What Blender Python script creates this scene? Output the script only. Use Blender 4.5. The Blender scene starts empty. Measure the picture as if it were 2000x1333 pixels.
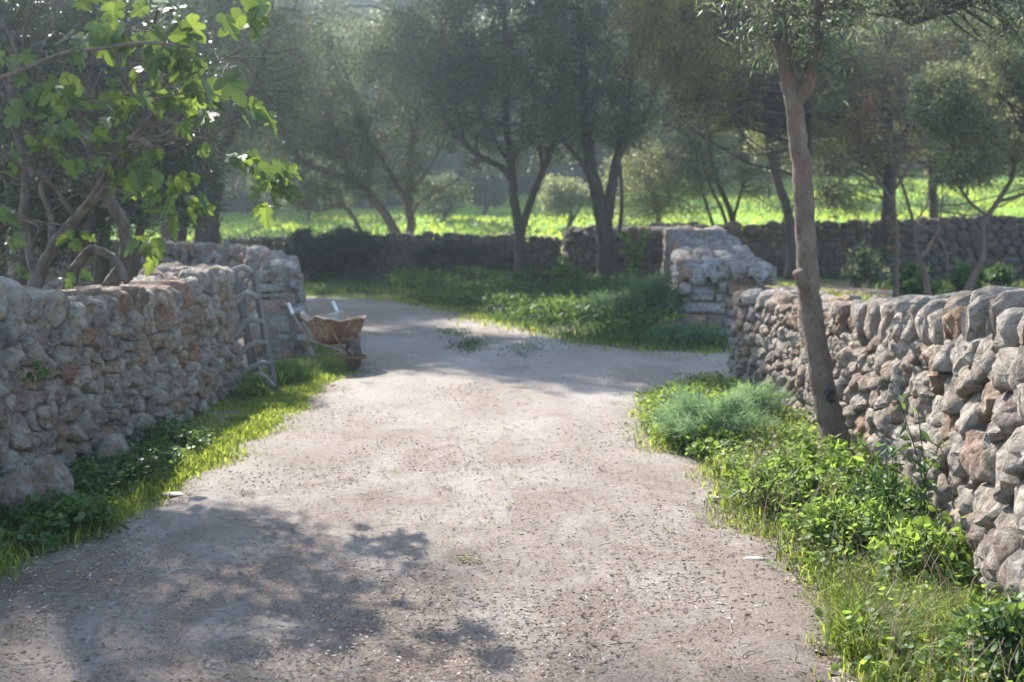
import bpy, math, random
import numpy as np
from mathutils import Vector, Matrix, noise

# ------------------------------------------------------------------ camera, light, exposure
F = 2300.0      # focal length in pixels of a 2000 px wide frame
CAMZ = 1.7
HZ = 430.0      # the row of the horizon
SUN_EL, SUN_AZ = math.radians(41), math.radians(-27)
sc = bpy.context.scene
COL = sc.collection
cam = bpy.data.objects.new('camera', bpy.data.cameras.new('camera'))
COL.objects.link(cam)
cam.location = (0, 0, CAMZ)
cam.rotation_euler = (math.pi / 2, 0, 0)
cam.data.sensor_width = 36
cam.data.lens = F / 2000 * 36
cam.data.shift_y = -(666.5 - HZ) / 2000
cam.data.clip_start = .1
cam.data.clip_end = 2000
cam.data.dof.use_dof = True
cam.data.dof.focus_distance = 5.5
cam.data.dof.aperture_fstop = 2.7
sc.camera = cam

world = bpy.data.worlds.new("World")
sc.world = world
world.use_nodes = True
wn = world.node_tree
sky = wn.nodes.new('ShaderNodeTexSky')
sky.sky_type = 'NISHITA'
sky.sun_disc = False
sky.sun_elevation = SUN_EL
sky.sun_rotation = SUN_AZ
sky.air_density = 1.2
sky.dust_density = 1.0
wn.links.new(sky.outputs[0], wn.nodes['Background'].inputs[0])
wn.nodes['Background'].inputs[1].default_value = .15

SUN_DIR = Vector((math.sin(SUN_AZ) * math.cos(SUN_EL), math.cos(SUN_AZ) * math.cos(SUN_EL), math.sin(SUN_EL)))
sl = bpy.data.lights.new('sun', 'SUN')
sl.energy = 5.0
sl.angle = math.radians(.8)
sl.color = (1, .95, .88)
so = bpy.data.objects.new('sun', sl)
COL.objects.link(so)
so.rotation_euler = SUN_DIR.to_track_quat('Z', 'Y').to_euler()
so.location = (-20, 30, 40)

sc.view_settings.view_transform = 'Standard'
sc.view_settings.look = 'None'
sc.view_settings.exposure = 1.6
sc.view_settings.gamma = 1
sc.view_settings.use_curve_mapping = False
sc.cycles.max_bounces = 8
sc.cycles.transparent_max_bounces = 4
sc.cycles.volume_bounces = 0
sc.cycles.sample_clamp_indirect = 6

RNG = np.random.default_rng(7)
random.seed(7)


# ------------------------------------------------------------------ measuring helpers
def W(px, py, Y):
    """A point of the place, measured off the survey photograph, at distance Y."""
    return Vector(((px - 1000) * Y / F, Y, CAMZ - (py - HZ) * Y / F))


def G(px, py):
    Y = CAMZ * F / (py - HZ)
    return ((px - 1000) * Y / F, Y)


def GP(pts):
    return [G(*p) for p in pts]


# ------------------------------------------------------------------ object helpers
def tag(o, label=None, cat=None, group=None, kind=None):
    if label: o['label'] = label
    if cat: o['category'] = cat
    if group: o['group'] = group
    if kind: o['kind'] = kind
    return o


def empty(name, loc, label=None, cat=None, group=None, rz=0):
    o = bpy.data.objects.new(name, None)
    COL.objects.link(o)
    o.location = loc
    o.rotation_euler = (0, 0, rz)
    o.empty_display_size = .2
    return tag(o, label, cat, group)


def link(name, me, parent=None, keep_world=True, mat=None):
    o = bpy.data.objects.new(name, me)
    COL.objects.link(o)
    if mat is not None and not me.materials:
        me.materials.append(mat)
    if parent is not None:
        o.parent = parent
        if keep_world:
            o.matrix_parent_inverse = parent_inv(parent)
    return o


def parent_inv(p):
    m = p.matrix_basis.copy()
    q = p.parent
    while q is not None:
        m = q.matrix_basis @ m
        q = q.parent
    return m.inverted()


class MB:
    """Collects vertices and faces, gives ONE mesh."""

    def __init__(s):
        s.v = []; s.f = []; s.n = 0

    def add(s, verts, faces):
        verts = np.asarray(verts, dtype=np.float32).reshape(-1, 3)
        s.v.append(verts)
        for f in (faces if isinstance(faces, list) else [faces]):
            f = np.asarray(f, dtype=np.int64)
            if f.size:
                s.f.append(f + s.n)
        s.n += len(verts)

    def mesh(s, name, mat=None, smooth=True):
        me = bpy.data.meshes.new(name)
        if s.n:
            v = np.concatenate(s.v)
            me.vertices.add(len(v))
            me.vertices.foreach_set('co', v.ravel())
            loops = np.concatenate([f.ravel() for f in s.f]).astype(np.int32)
            tot = np.concatenate([np.full(len(f), f.shape[1], dtype=np.int32) for f in s.f])
            st = np.concatenate([[0], np.cumsum(tot)[:-1]]).astype(np.int32)
            me.loops.add(len(loops))
            me.loops.foreach_set('vertex_index', loops)
            me.polygons.add(len(tot))
            me.polygons.foreach_set('loop_start', st)
            me.polygons.foreach_set('loop_total', tot)
            me.polygons.foreach_set('use_smooth', np.full(len(tot), smooth))
            me.update(calc_edges=True)
        if mat is not None:
            me.materials.append(mat)
        return me

    def obj(s, name, mat, parent=None, smooth=True):
        return link(name, s.mesh(name, mat, smooth), parent)


def catmull(pts, n):
    """n points along a smooth curve through pts (rows may carry any columns)."""
    p = np.asarray(pts, dtype=float)
    if len(p) == 2:
        t = np.linspace(0, 1, n)[:, None]
        return p[0] * (1 - t) + p[1] * t
    q = np.vstack([2 * p[0] - p[1], p, 2 * p[-1] - p[-2]])
    out = []
    for u in np.linspace(0, len(p) - 1, n):
        i = min(int(u), len(p) - 2)
        t = u - i
        a, b, c, d = q[i], q[i + 1], q[i + 2], q[i + 3]
        out.append(.5 * (2 * b + (c - a) * t + (2 * a - 5 * b + 4 * c - d) * t * t + (3 * b - a - 3 * c + d) * t ** 3))
    return np.array(out)


def tube(mb, path, radii, sides=7, wob=0.0, cap=True, flat=1.0):
    path = np.asarray(path, dtype=float)
    n = len(path)
    radii = np.broadcast_to(np.asarray(radii, dtype=float), (n,))
    tan = np.gradient(path, axis=0)
    tan /= np.linalg.norm(tan, axis=1)[:, None] + 1e-9
    ref = np.array([0, 0, 1.0]) if abs(tan[0][2]) < .8 else np.array([1.0, 0, 0])
    ang = np.linspace(0, 2 * np.pi, sides, endpoint=False)
    V = np.zeros((n, sides, 3))
    x = np.cross(ref, tan[0])
    for i in range(n):
        x = x - tan[i] * x.dot(tan[i])
        x /= np.linalg.norm(x) + 1e-9
        y = np.cross(tan[i], x)
        r = radii[i] * (1 + wob * (RNG.random(sides) - .5) * 2) if wob else np.full(sides, radii[i])
        V[i] = path[i] + (np.cos(ang) * r)[:, None] * x + (np.sin(ang) * r * flat)[:, None] * y
    idx = np.arange(n * sides).reshape(n, sides)
    a = idx[:-1]; b = np.roll(idx, -1, axis=1)[:-1]; c = np.roll(idx, -1, axis=1)[1:]; d = idx[1:]
    quads = np.stack([a, b, c, d], axis=-1).reshape(-1, 4)
    fs = [quads]
    if cap:
        fs += [idx[-1][None, :], idx[0][::-1][None, :]]
    mb.add(V.reshape(-1, 3), fs)


def box(mb, c, s, M=None, jit=0.0):
    c = np.array(c, dtype=float); s = np.array(s, dtype=float) / 2
    v = np.array([[x, y, z] for x in (-1, 1) for y in (-1, 1) for z in (-1, 1)], dtype=float)
    v = v * s + c + (RNG.random((8, 3)) - .5) * jit
    if M is not None:
        v = np.array([list(M @ Vector(p)) for p in v])
    mb.add(v, np.array([[0, 1, 3, 2], [4, 6, 7, 5], [0, 4, 5, 1], [2, 3, 7, 6], [0, 2, 6, 4], [1, 5, 7, 3]]))


# ------------------------------------------------------------------ materials
def new_mat(name):
    m = bpy.data.materials.new(name)
    m.use_nodes = True
    nt = m.node_tree
    b = nt.nodes['Principled BSDF']
    return m, nt, b


def nd(nt, t, **kw):
    n = nt.nodes.new(t)
    for k, v in kw.items():
        if k.startswith('i_'):
            n.inputs[k[2:].replace('_', ' ')].default_value = v
        else:
            setattr(n, k, v)
    return n


def ramp(nt, stops, interp='LINEAR'):
    r = nt.nodes.new('ShaderNodeValToRGB')
    r.color_ramp.interpolation = interp
    e = r.color_ramp.elements
    while len(e) < len(stops):
        e.new(.5)
    for i, (p, c) in enumerate(stops):
        e[i].position = p
        e[i].color = (*c, 1) if len(c) == 3 else c
    return r


def noise_n(nt, scale, detail=4, rough=.6, coord=None, dist=0.0):
    n = nd(nt, 'ShaderNodeTexNoise', i_Scale=scale, i_Detail=detail, i_Roughness=rough, i_Distortion=dist)
    if coord is not None:
        nt.links.new(coord, n.inputs['Vector'])
    return n


def mixc(nt, a, b, f, mode='MIX'):
    m = nt.nodes.new('ShaderNodeMix')
    m.data_type = 'RGBA'
    m.blend_type = mode
    for sock, v in ((m.inputs[6], a), (m.inputs[7], b), (m.inputs[0], f)):
        if isinstance(v, (int, float)):
            sock.default_value = v
        elif isinstance(v, tuple):
            sock.default_value = (*v, 1)
        else:
            nt.links.new(v, sock)
    return m.outputs[2]


def world_pos(nt):
    return nt.nodes.new('ShaderNodeNewGeometry').outputs['Position']


def bump(nt, b, height, strength=.5, dist=.02):
    n = nt.nodes.new('ShaderNodeBump')
    n.inputs['Strength'].default_value = strength
    n.inputs['Distance'].default_value = dist
    nt.links.new(height, n.inputs['Height'])
    nt.links.new(n.outputs[0], b.inputs['Normal'])


def stone_mat(name, stops, lichen=(.56, .54, .5), lich_amt=.45, moss=0.0):
    m, nt, b = new_mat(name)
    g = nt.nodes.new('ShaderNodeNewGeometry')
    oi = nt.nodes.new('ShaderNodeObjectInfo')
    add = nd(nt, 'ShaderNodeMath', operation='ADD')
    nt.links.new(oi.outputs['Random'], add.inputs[0]); nt.links.new(g.outputs['Random Per Island'], add.inputs[1])
    fr = nd(nt, 'ShaderNodeMath', operation='FRACT')
    nt.links.new(add.outputs[0], fr.inputs[0])
    r = ramp(nt, stops)
    nt.links.new(fr.outputs[0], r.inputs[0])
    pos = g.outputs['Position']
    n1 = noise_n(nt, 7, 6, .7, pos)
    r1 = ramp(nt, [(.35, (.62, .6, .58)), (.65, (1.25, 1.23, 1.2))])
    nt.links.new(n1.outputs[0], r1.inputs[0])
    c = mixc(nt, r.outputs[0], r1.outputs[0], 1.0, 'MULTIPLY')
    n2 = noise_n(nt, 14, 5, .65, pos, .6)
    r2 = ramp(nt, [(.52, (0, 0, 0)), (.62, (1, 1, 1))])
    nt.links.new(n2.outputs[0], r2.inputs[0])
    f = nd(nt, 'ShaderNodeMath', operation='MULTIPLY'); f.inputs[1].default_value = lich_amt
    nt.links.new(r2.outputs[0], f.inputs[0])
    c = mixc(nt, c, lichen, f.outputs[0])
    # rusty orange flush in broad clouds
    n3 = noise_n(nt, 1.6, 4, .6, pos)
    r3 = ramp(nt, [(.56, (0, 0, 0)), (.7, (.55, .55, .55))])
    nt.links.new(n3.outputs[0], r3.inputs[0])
    c = mixc(nt, c, (.36, .22, .13), r3.outputs[0])
    # dark pits
    vo = nd(nt, 'ShaderNodeTexVoronoi', i_Scale=34)
    nt.links.new(pos, vo.inputs['Vector'])
    n4 = noise_n(nt, 26, 6, .75, pos)
    r4 = ramp(nt, [(.34, (.35, .33, .31)), (.46, (1, 1, 1))])
    nt.links.new(n4.outputs[0], r4.inputs[0])
    c = mixc(nt, c, r4.outputs[0], .8, 'MULTIPLY')
    if moss:
        n5 = noise_n(nt, 3.3, 5, .7, pos)
        r5 = ramp(nt, [(.5, (0, 0, 0)), (.62, (moss, moss, moss))])
        nt.links.new(n5.outputs[0], r5.inputs[0])
        c = mixc(nt, c, (.09, .1, .04), r5.outputs[0])
    nt.links.new(c, b.inputs['Base Color'])
    b.inputs['Roughness'].default_value = .92
    b.inputs['Specular IOR Level'].default_value = .25
    s = nd(nt, 'ShaderNodeMath', operation='MULTIPLY_ADD')
    nt.links.new(n4.outputs[0], s.inputs[0]); s.inputs[1].default_value = 1.0
    nt.links.new(n1.outputs[0], s.inputs[2])
    n6 = noise_n(nt, 55, 5, .8, pos)
    s2 = nd(nt, 'ShaderNodeMath', operation='MULTIPLY_ADD'); s2.inputs[1].default_value = .35
    nt.links.new(n6.outputs[0], s2.inputs[0]); nt.links.new(s.outputs[0], s2.inputs[2])
    v2 = nd(nt, 'ShaderNodeTexVoronoi', i_Scale=17); v2.feature = 'F1'
    ds = mixc(nt, pos, n1.outputs['Color'], .04, 'ADD'); nt.links.new(ds, v2.inputs['Vector'])
    s3 = nd(nt, 'ShaderNodeMath', operation='MULTIPLY_ADD'); s3.inputs[1].default_value = -.9
    nt.links.new(v2.outputs['Distance'], s3.inputs[0]); nt.links.new(s2.outputs[0], s3.inputs[2])
    bump(nt, b, s3.outputs[0], 1.0, .075)
    return m


STONE = stone_mat('limestone', [(0, (.33, .285, .24)), (.3, (.47, .425, .37)), (.45, (.4, .325, .255)), (.6, (.5, .46, .405)),
                                (.74, (.33, .26, .2)), (.84, (.42, .28, .18)), (.92, (.36, .27, .24)), (1, (.31, .3, .28))])
STONE_GREY = stone_mat('limestone_pale_lichen', [(0, (.3, .29, .28)), (.25, (.46, .45, .43)), (.45, (.34, .32, .3)), (.6, (.46, .3, .2)), (.72, (.46, .34, .31)), (.85, (.4, .38, .36)), (1, (.52, .51, .5))],
                       (.62, .62, .62), .4)
STONE_DARK = stone_mat('limestone_dark_shaded', [(0, (.13, .115, .1)), (.4, (.2, .17, .145)), (.7, (.17, .15, .13)), (.9, (.25, .2, .16)), (1, (.19, .18, .17))],
                       (.32, .31, .3), .2, .3)  # dark tone holds the shade on wall faces turned from the sun


def simple_mat(name, stops, scale=8, rough=.85, bs=.5, bd=.01, stretch=None, spec=.3, metal=0.0, detail=6, objcoord=False):
    m, nt, b = new_mat(name)
    if objcoord:
        pos = nt.nodes.new('ShaderNodeTexCoord').outputs['Object']
    else:
        pos = world_pos(nt)
    if stretch:
        mp = nt.nodes.new('ShaderNodeMapping')
        mp.inputs['Scale'].default_value = stretch
        nt.links.new(pos, mp.inputs[0])
        pos = mp.outputs[0]
    n = noise_n(nt, scale, detail, .7, pos, .3)
    r = ramp(nt, stops)
    nt.links.new(n.outputs[0], r.inputs[0])
    nt.links.new(r.outputs[0], b.inputs['Base Color'])
    b.inputs['Roughness'].default_value = rough
    b.inputs['Specular IOR Level'].default_value = spec
    b.inputs['Metallic'].default_value = metal
    n2 = noise_n(nt, scale * 3, 5, .7, pos)
    bump(nt, b, n2.outputs[0], bs, bd)
    return m


CORE = simple_mat('wall_hearting', [(.3, (.12, .1, .085)), (.7, (.24, .21, .18))], 20)
BARK = simple_mat('bark_grey_brown', [(.25, (.07, .058, .048)), (.45, (.14, .115, .095)), (.62, (.2, .17, .145)), (.8, (.27, .24, .21))], 9, .95, .9, .02, (1.6, 1.6, .5))
BARK_DARK = simple_mat('bark_dark', [(.3, (.035, .03, .026)), (.7, (.1, .085, .072))], 7, .95, .9, .03, (1.5, 1.5, .4))
BARK_PALE = simple_mat('bark_pale_fig', [(.25, (.045, .037, .03)), (.5, (.09, .073, .06)), (.75, (.2, .175, .15))], 10, .9, .7, .012, (1, 1, .6))
BARK_SMOOTH = simple_mat('bark_smooth_tan', [(.25, (.06, .045, .035)), (.42, (.15, .115, .09)), (.6, (.205, .16, .125)), (.75, (.3, .25, .2))], 14, .9, 1.0, .05, (1, 1, .45))
WOOD = simple_mat('weathered_wood', [(.25, (.07, .062, .057)), (.55, (.14, .127, .118)), (.8, (.23, .21, .2))], 14, .9, .8, .008, (2, 2, .3))
WOOD_PALE = simple_mat('bleached_wood', [(.25, (.12, .11, .1)), (.6, (.24, .225, .21)), (.85, (.36, .345, .33))], 16, .85, .6, .006)
SOIL = simple_mat('dark_twiggy_soil', [(.3, (.05, .04, .03)), (.7, (.13, .105, .08))], 30)


def leaf_mat(name, cols, trans, tmix=.4, rough=.42, spec=.5, back=None):
    """cols: ramp stops of the leaf colour over single leaves; trans: colour of light coming through"""
    m, nt, b = new_mat(name)
    g = nt.nodes.new('ShaderNodeNewGeometry')
    oi = nt.nodes.new('ShaderNodeObjectInfo')
    add = nd(nt, 'ShaderNodeMath', operation='ADD')
    nt.links.new(oi.outputs['Random'], add.inputs[0]); nt.links.new(g.outputs['Random Per Island'], add.inputs[1])
    fr = nd(nt, 'ShaderNodeMath', operation='FRACT')
    nt.links.new(add.outputs[0], fr.inputs[0])
    r = ramp(nt, cols)
    nt.links.new(fr.outputs[0], r.inputs[0])
    n = noise_n(nt, 1.1, 3, .6, g.outputs['Position'])
    r2 = ramp(nt, [(.35, (.7, .72, .7)), (.65, (1.3, 1.25, 1.2))])
    nt.links.new(n.outputs[0], r2.inputs[0])
    c = mixc(nt, r.outputs[0], r2.outputs[0], 1.0, 'MULTIPLY')
    nt.links.new(c, b.inputs['Base Color'])
    b.inputs['Roughness'].default_value = rough
    b.inputs['Specular IOR Level'].default_value = spec
    t = nt.nodes.new('ShaderNodeBsdfTranslucent')
    vr = ramp(nt, [(0, (.35, .38, .4)), (.5, (.8, .8, .8)), (1, (1.35, 1.3, 1.2))]); m7 = nd(nt, 'ShaderNodeMath', operation='MULTIPLY'); m7.inputs[1].default_value = 7.3; nt.links.new(add.outputs[0], m7.inputs[0])
    f7 = nd(nt, 'ShaderNodeMath', operation='FRACT'); nt.links.new(m7.outputs[0], f7.inputs[0]); nt.links.new(f7.outputs[0], vr.inputs[0])
    tc = mixc(nt, trans, r2.outputs[0], .6, 'MULTIPLY')
    tc = mixc(nt, tc, vr.outputs[0], 1.0, 'MULTIPLY')
    nt.links.new(tc, t.inputs[0])
    mx = nt.nodes.new('ShaderNodeMixShader')
    mx.inputs[0].default_value = tmix
    nt.links.new(b.outputs[0], mx.inputs[1]); nt.links.new(t.outputs[0], mx.inputs[2])
    nt.links.new(mx.outputs[0], nt.nodes['Material Output'].inputs[0])
    return m


L_OLIVE = leaf_mat('olive_leaves', [(0, (.06, .085, .055)), (.5, (.09, .12, .08)), (.85, (.14, .17, .125)), (1, (.24, .27, .22))], (.19, .24, .1), .38, .5, .35)
L_DARK = leaf_mat('dark_evergreen_leaves', [(0, (.03, .045, .025)), (.6, (.045, .065, .035)), (1, (.08, .1, .06))], (.06, .09, .03), .28, .4, .5)
L_YELLOW = leaf_mat('yellowish_feathery_leaves', [(0, (.15, .14, .05)), (.6, (.22, .2, .08)), (1, (.3, .25, .11))], (.52, .47, .17), .7, .6, .3)
L_ORANGE = leaf_mat('orange_dry_leaves', [(0, (.26, .15, .07)), (.5, (.32, .2, .1)), (1, (.2, .15, .08))], (.42, .24, .1), .45, .6, .3)
L_SAGE = leaf_mat('sage_green_leaves', [(0, (.09, .11, .06)), (.5, (.14, .165, .095)), (1, (.26, .29, .21))], (.4, .43, .17), .48, .42, .45)
L_FIG = leaf_mat('fig_leaves', [(0, (.025, .065, .022)), (.6, (.035, .09, .03)), (1, (.055, .12, .035))], (.26, .36, .05), .38, .5, .3)
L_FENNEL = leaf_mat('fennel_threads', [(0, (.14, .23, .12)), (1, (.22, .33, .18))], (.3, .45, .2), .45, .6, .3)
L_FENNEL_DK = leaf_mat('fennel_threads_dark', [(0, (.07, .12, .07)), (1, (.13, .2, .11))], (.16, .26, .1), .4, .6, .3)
GRASS = leaf_mat('grass_blades', [(0, (.08, .13, .025)), (.5, (.12, .19, .035)), (.9, (.19, .25, .06)), (1, (.32, .29, .13))], (.38, .46, .06), .5, .5, .4)
MEADOW = leaf_mat('meadow_blades', [(0, (.13, .2, .035)), (.5, (.18, .27, .05)), (1, (.26, .33, .09))], (.5, .62, .08), .5, .5, .3)
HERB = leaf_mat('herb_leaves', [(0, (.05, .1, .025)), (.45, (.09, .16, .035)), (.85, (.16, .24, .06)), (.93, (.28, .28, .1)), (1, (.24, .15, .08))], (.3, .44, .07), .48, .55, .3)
HERB_DK = leaf_mat('dark_shaded_herb_leaves', [(0, (.03, .075, .025)), (.6, (.05, .11, .035)), (1, (.1, .16, .05))], (.16, .26, .05), .4, .5, .3)  # darker copy of the herb green; on some growth it stands for shade
IVY = leaf_mat('ivy_leaves', [(0, (.03, .04, .022)), (.6, (.045, .055, .03)), (1, (.07, .07, .045))], (.05, .07, .025), .2, .5, .35)


def lane_mat():
    m, nt, b = new_mat('pale_gravel_and_litter')
    pos = world_pos(nt)
    sep = nt.nodes.new('ShaderNodeSeparateXYZ'); nt.links.new(pos, sep.inputs[0])
    mp = nt.nodes.new('ShaderNodeMapping'); mp.inputs['Scale'].default_value = (1, .55, 1); nt.links.new(pos, mp.inputs[0])
    a = noise_n(nt, .9, 5, .65, mp.outputs[0], .4)
    ra = ramp(nt, [(.3, (.27, .232, .195)), (.5, (.335, .295, .258)), (.68, (.39, .352, .315))])
    nt.links.new(a.outputs[0], ra.inputs[0])
    fine = noise_n(nt, 34, 8, .95, pos)
    rf = ramp(nt, [(.36, (.5, .47, .45)), (.5, (1, 1, 1)), (.64, (1.35, 1.33, 1.3))])
    nt.links.new(fine.outputs[0], rf.inputs[0])
    c = mixc(nt, ra.outputs[0], rf.outputs[0], .9, 'MULTIPLY')
    # brown leaf litter, thicker towards the near end of the lane
    lit = noise_n(nt, 2.1, 7, .75, mp.outputs[0], .8)
    mr = nd(nt, 'ShaderNodeMapRange'); mr.inputs['From Min'].default_value = 3.5; mr.inputs['From Max'].default_value = 10
    mr.inputs['To Min'].default_value = .13; mr.inputs['To Max'].default_value = -.05
    nt.links.new(sep.outputs['Y'], mr.inputs[0])
    ad = nd(nt, 'ShaderNodeMath', operation='ADD'); nt.links.new(lit.outputs[0], ad.inputs[0]); nt.links.new(mr.outputs[0], ad.inputs[1])
    rl = ramp(nt, [(.47, (0, 0, 0)), (.64, (.85, .85, .85))]); nt.links.new(ad.outputs[0], rl.inputs[0])
    lf = noise_n(nt, 90, 4, .8, pos)
    lc = ramp(nt, [(.38, (.1, .075, .058)), (.5, (.215, .168, .135)), (.62, (.36, .3, .25))]); nt.links.new(lf.outputs[0], lc.inputs[0])
    c = mixc(nt, c, lc.outputs[0], rl.outputs[0])
    vo = nd(nt, 'ShaderNodeTexVoronoi', i_Scale=42); nt.links.new(pos, vo.inputs['Vector'])
    rv = ramp(nt, [(.0, (1.3, 1.3, 1.32)), (.22, (1.05, 1.05, 1.05)), (.5, (.85, .84, .83))]); nt.links.new(vo.outputs['Distance'], rv.inputs[0])
    c = mixc(nt, c, rv.outputs[0], .35, 'MULTIPLY')
    big = noise_n(nt, .45, 3, .6, mp.outputs[0]); rb = ramp(nt, [(.35, (.93, .9, .87)), (.65, (1.06, 1.06, 1.06))]); nt.links.new(big.outputs[0], rb.inputs[0])
    c = mixc(nt, c, rb.outputs[0], 1.0, 'MULTIPLY')
    nt.links.new(c, b.inputs['Base Color'])
    b.inputs['Roughness'].default_value = .95
    b.inputs['Specular IOR Level'].default_value = .2
    h = nd(nt, 'ShaderNodeMath', operation='SUBTRACT'); nt.links.new(fine.outputs[0], h.inputs[0]); h.inputs[1].default_value = 0
    mid = noise_n(nt, 11, 5, .7, pos); h2 = nd(nt, 'ShaderNodeMath', operation='ADD'); nt.links.new(mid.outputs[0], h2.inputs[0]); nt.links.new(h.outputs[0], h2.inputs[1])
    bump(nt, b, h2.outputs[0], 1.0, .017)
    return m


def ground_mat():
    m, nt, b = new_mat('earth_and_short_grass')
    pos = world_pos(nt)
    sep = nt.nodes.new('ShaderNodeSeparateXYZ'); nt.links.new(pos, sep.inputs[0])
    n = noise_n(nt, 3, 6, .7, pos)
    earth = ramp(nt, [(.35, (.15, .12, .095)), (.65, (.27, .235, .2))]); nt.links.new(n.outputs[0], earth.inputs[0])
    nf = noise_n(nt, 60, 5, .8, pos); rf = ramp(nt, [(.35, (.45, .42, .4)), (.65, (1.7, 1.65, 1.6))]); nt.links.new(nf.outputs[0], rf.inputs[0])
    ec = mixc(nt, earth.outputs[0], rf.outputs[0], 1.0, 'MULTIPLY')
    n2 = noise_n(nt, .35, 6, .7, pos)
    gr = ramp(nt, [(.3, (.16, .28, .04)), (.5, (.22, .36, .05)), (.62, (.17, .28, .06)), (.75, (.27, .4, .06))]); nt.links.new(n2.outputs[0], gr.inputs[0])
    n3 = noise_n(nt, 40, 3, .7, pos)
    r3 = ramp(nt, [(.35, (.6, .6, .6)), (.65, (1.25, 1.25, 1.2))]); nt.links.new(n3.outputs[0], r3.inputs[0])
    g2 = mixc(nt, gr.outputs[0], r3.outputs[0], 1.0, 'MULTIPLY')
    mr = nd(nt, 'ShaderNodeMapRange'); mr.inputs['From Min'].default_value = 32; mr.inputs['From Max'].default_value = 34
    nt.links.new(sep.outputs['Y'], mr.inputs[0])
    c = mixc(nt, ec, g2, mr.outputs[0])
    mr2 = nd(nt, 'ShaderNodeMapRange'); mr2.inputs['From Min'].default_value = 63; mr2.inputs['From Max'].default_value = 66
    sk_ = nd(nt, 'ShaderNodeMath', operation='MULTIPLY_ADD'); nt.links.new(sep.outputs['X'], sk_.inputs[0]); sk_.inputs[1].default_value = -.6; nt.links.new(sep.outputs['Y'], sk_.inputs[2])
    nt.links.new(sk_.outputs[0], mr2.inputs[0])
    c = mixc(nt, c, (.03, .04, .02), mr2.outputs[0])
    nt.links.new(c, b.inputs['Base Color'])
    b.inputs['Roughness'].default_value = 1
    b.inputs['Specular IOR Level'].default_value = .1
    bump(nt, b, n3.outputs[0], .6, .05)
    return m


# ------------------------------------------------------------------ terrain and lane
def fbm(x, y, s, o=3, seed=0.0):
    return noise.fractal(Vector((x * s + seed, y * s - seed, seed * .37)), .8, 2.0, o)


def terrain_z(x, y):
    z = 0.0
    if y > 33:
        z += (.092 + .0005 * max(-20, min(40, x))) * (y - 33)
        z += .25 * fbm(x, y, .08, 2)
    if y > 84:
        z += .55 * (y - 84) * min(1, (y - 84) / 40)
    return min(z, 60 + .05 * y)


def make_ground():
    ys = np.concatenate([np.arange(-12, 34, .8), np.arange(34, 80, 1.6), np.arange(80, 170, 5), np.array([200, 260, 400, 700, 1200])])
    xs = np.concatenate([np.array([-900, -400, -200, -120, -80, -60]), np.arange(-45, 60, 1.3), np.array([70, 90, 130, 200, 400, 900])])
    V = np.array([[x, y, terrain_z(x, y) - .012] for y in ys for x in xs])
    idx = np.arange(len(ys) * len(xs)).reshape(len(ys), len(xs))
    q = np.stack([idx[:-1, :-1], idx[:-1, 1:], idx[1:, 1:], idx[1:, :-1]], -1).reshape(-1, 4)
    mb = MB(); mb.add(V, q)
    tag(mb.obj('ground', ground_mat()), kind='structure')


def in_poly(P, x, y):
    x = np.asarray(x); y = np.asarray(y)
    ins = np.zeros(x.shape, bool)
    n = len(P)
    for i in range(n):
        x1, y1 = P[i]; x2, y2 = P[(i + 1) % n]
        if y1 == y2: continue
        c = ((y1 > y) != (y2 > y)) & (x < (x2 - x1) * (y - y1) / (y2 - y1) + x1)
        ins ^= c
    return ins


LANE = [(-3.2, 1.0), (-3.0, 3.6)] + GP([(-60, 1150), (60, 1090), (180, 1040), (300, 960), (400, 905), (500, 835), (560, 790), (640, 748), (720, 728), (690, 700), (640, 670), (606, 640), (600, 612)]) \
    + [(-5.2, 22.5), (-9, 25.5), (-14, 26.5), (-14, 28.2)] + GP([(300, 568), (520, 572), (590, 578), (700, 576), (800, 586), (900, 604), (960, 622), (1060, 648), (1180, 672), (1300, 684), (1450, 688), (1750, 690), (1900, 740), (1500, 752), (1440, 752),
                               (1330, 760), (1270, 775), (1280, 815), (1290, 870), (1380, 900), (1430, 960), (1460, 1020), (1530, 1070), (1620, 1130), (1655, 1200), (1640, 1290)]) + [(1.35, 3.8), (1.7, 2.5), (2.2, 1.0)]


def lane_z(x, y):
    return .006 + .010 * (fbm(x, y, 1.2, 2, 3.1) + 1) * .5


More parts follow.
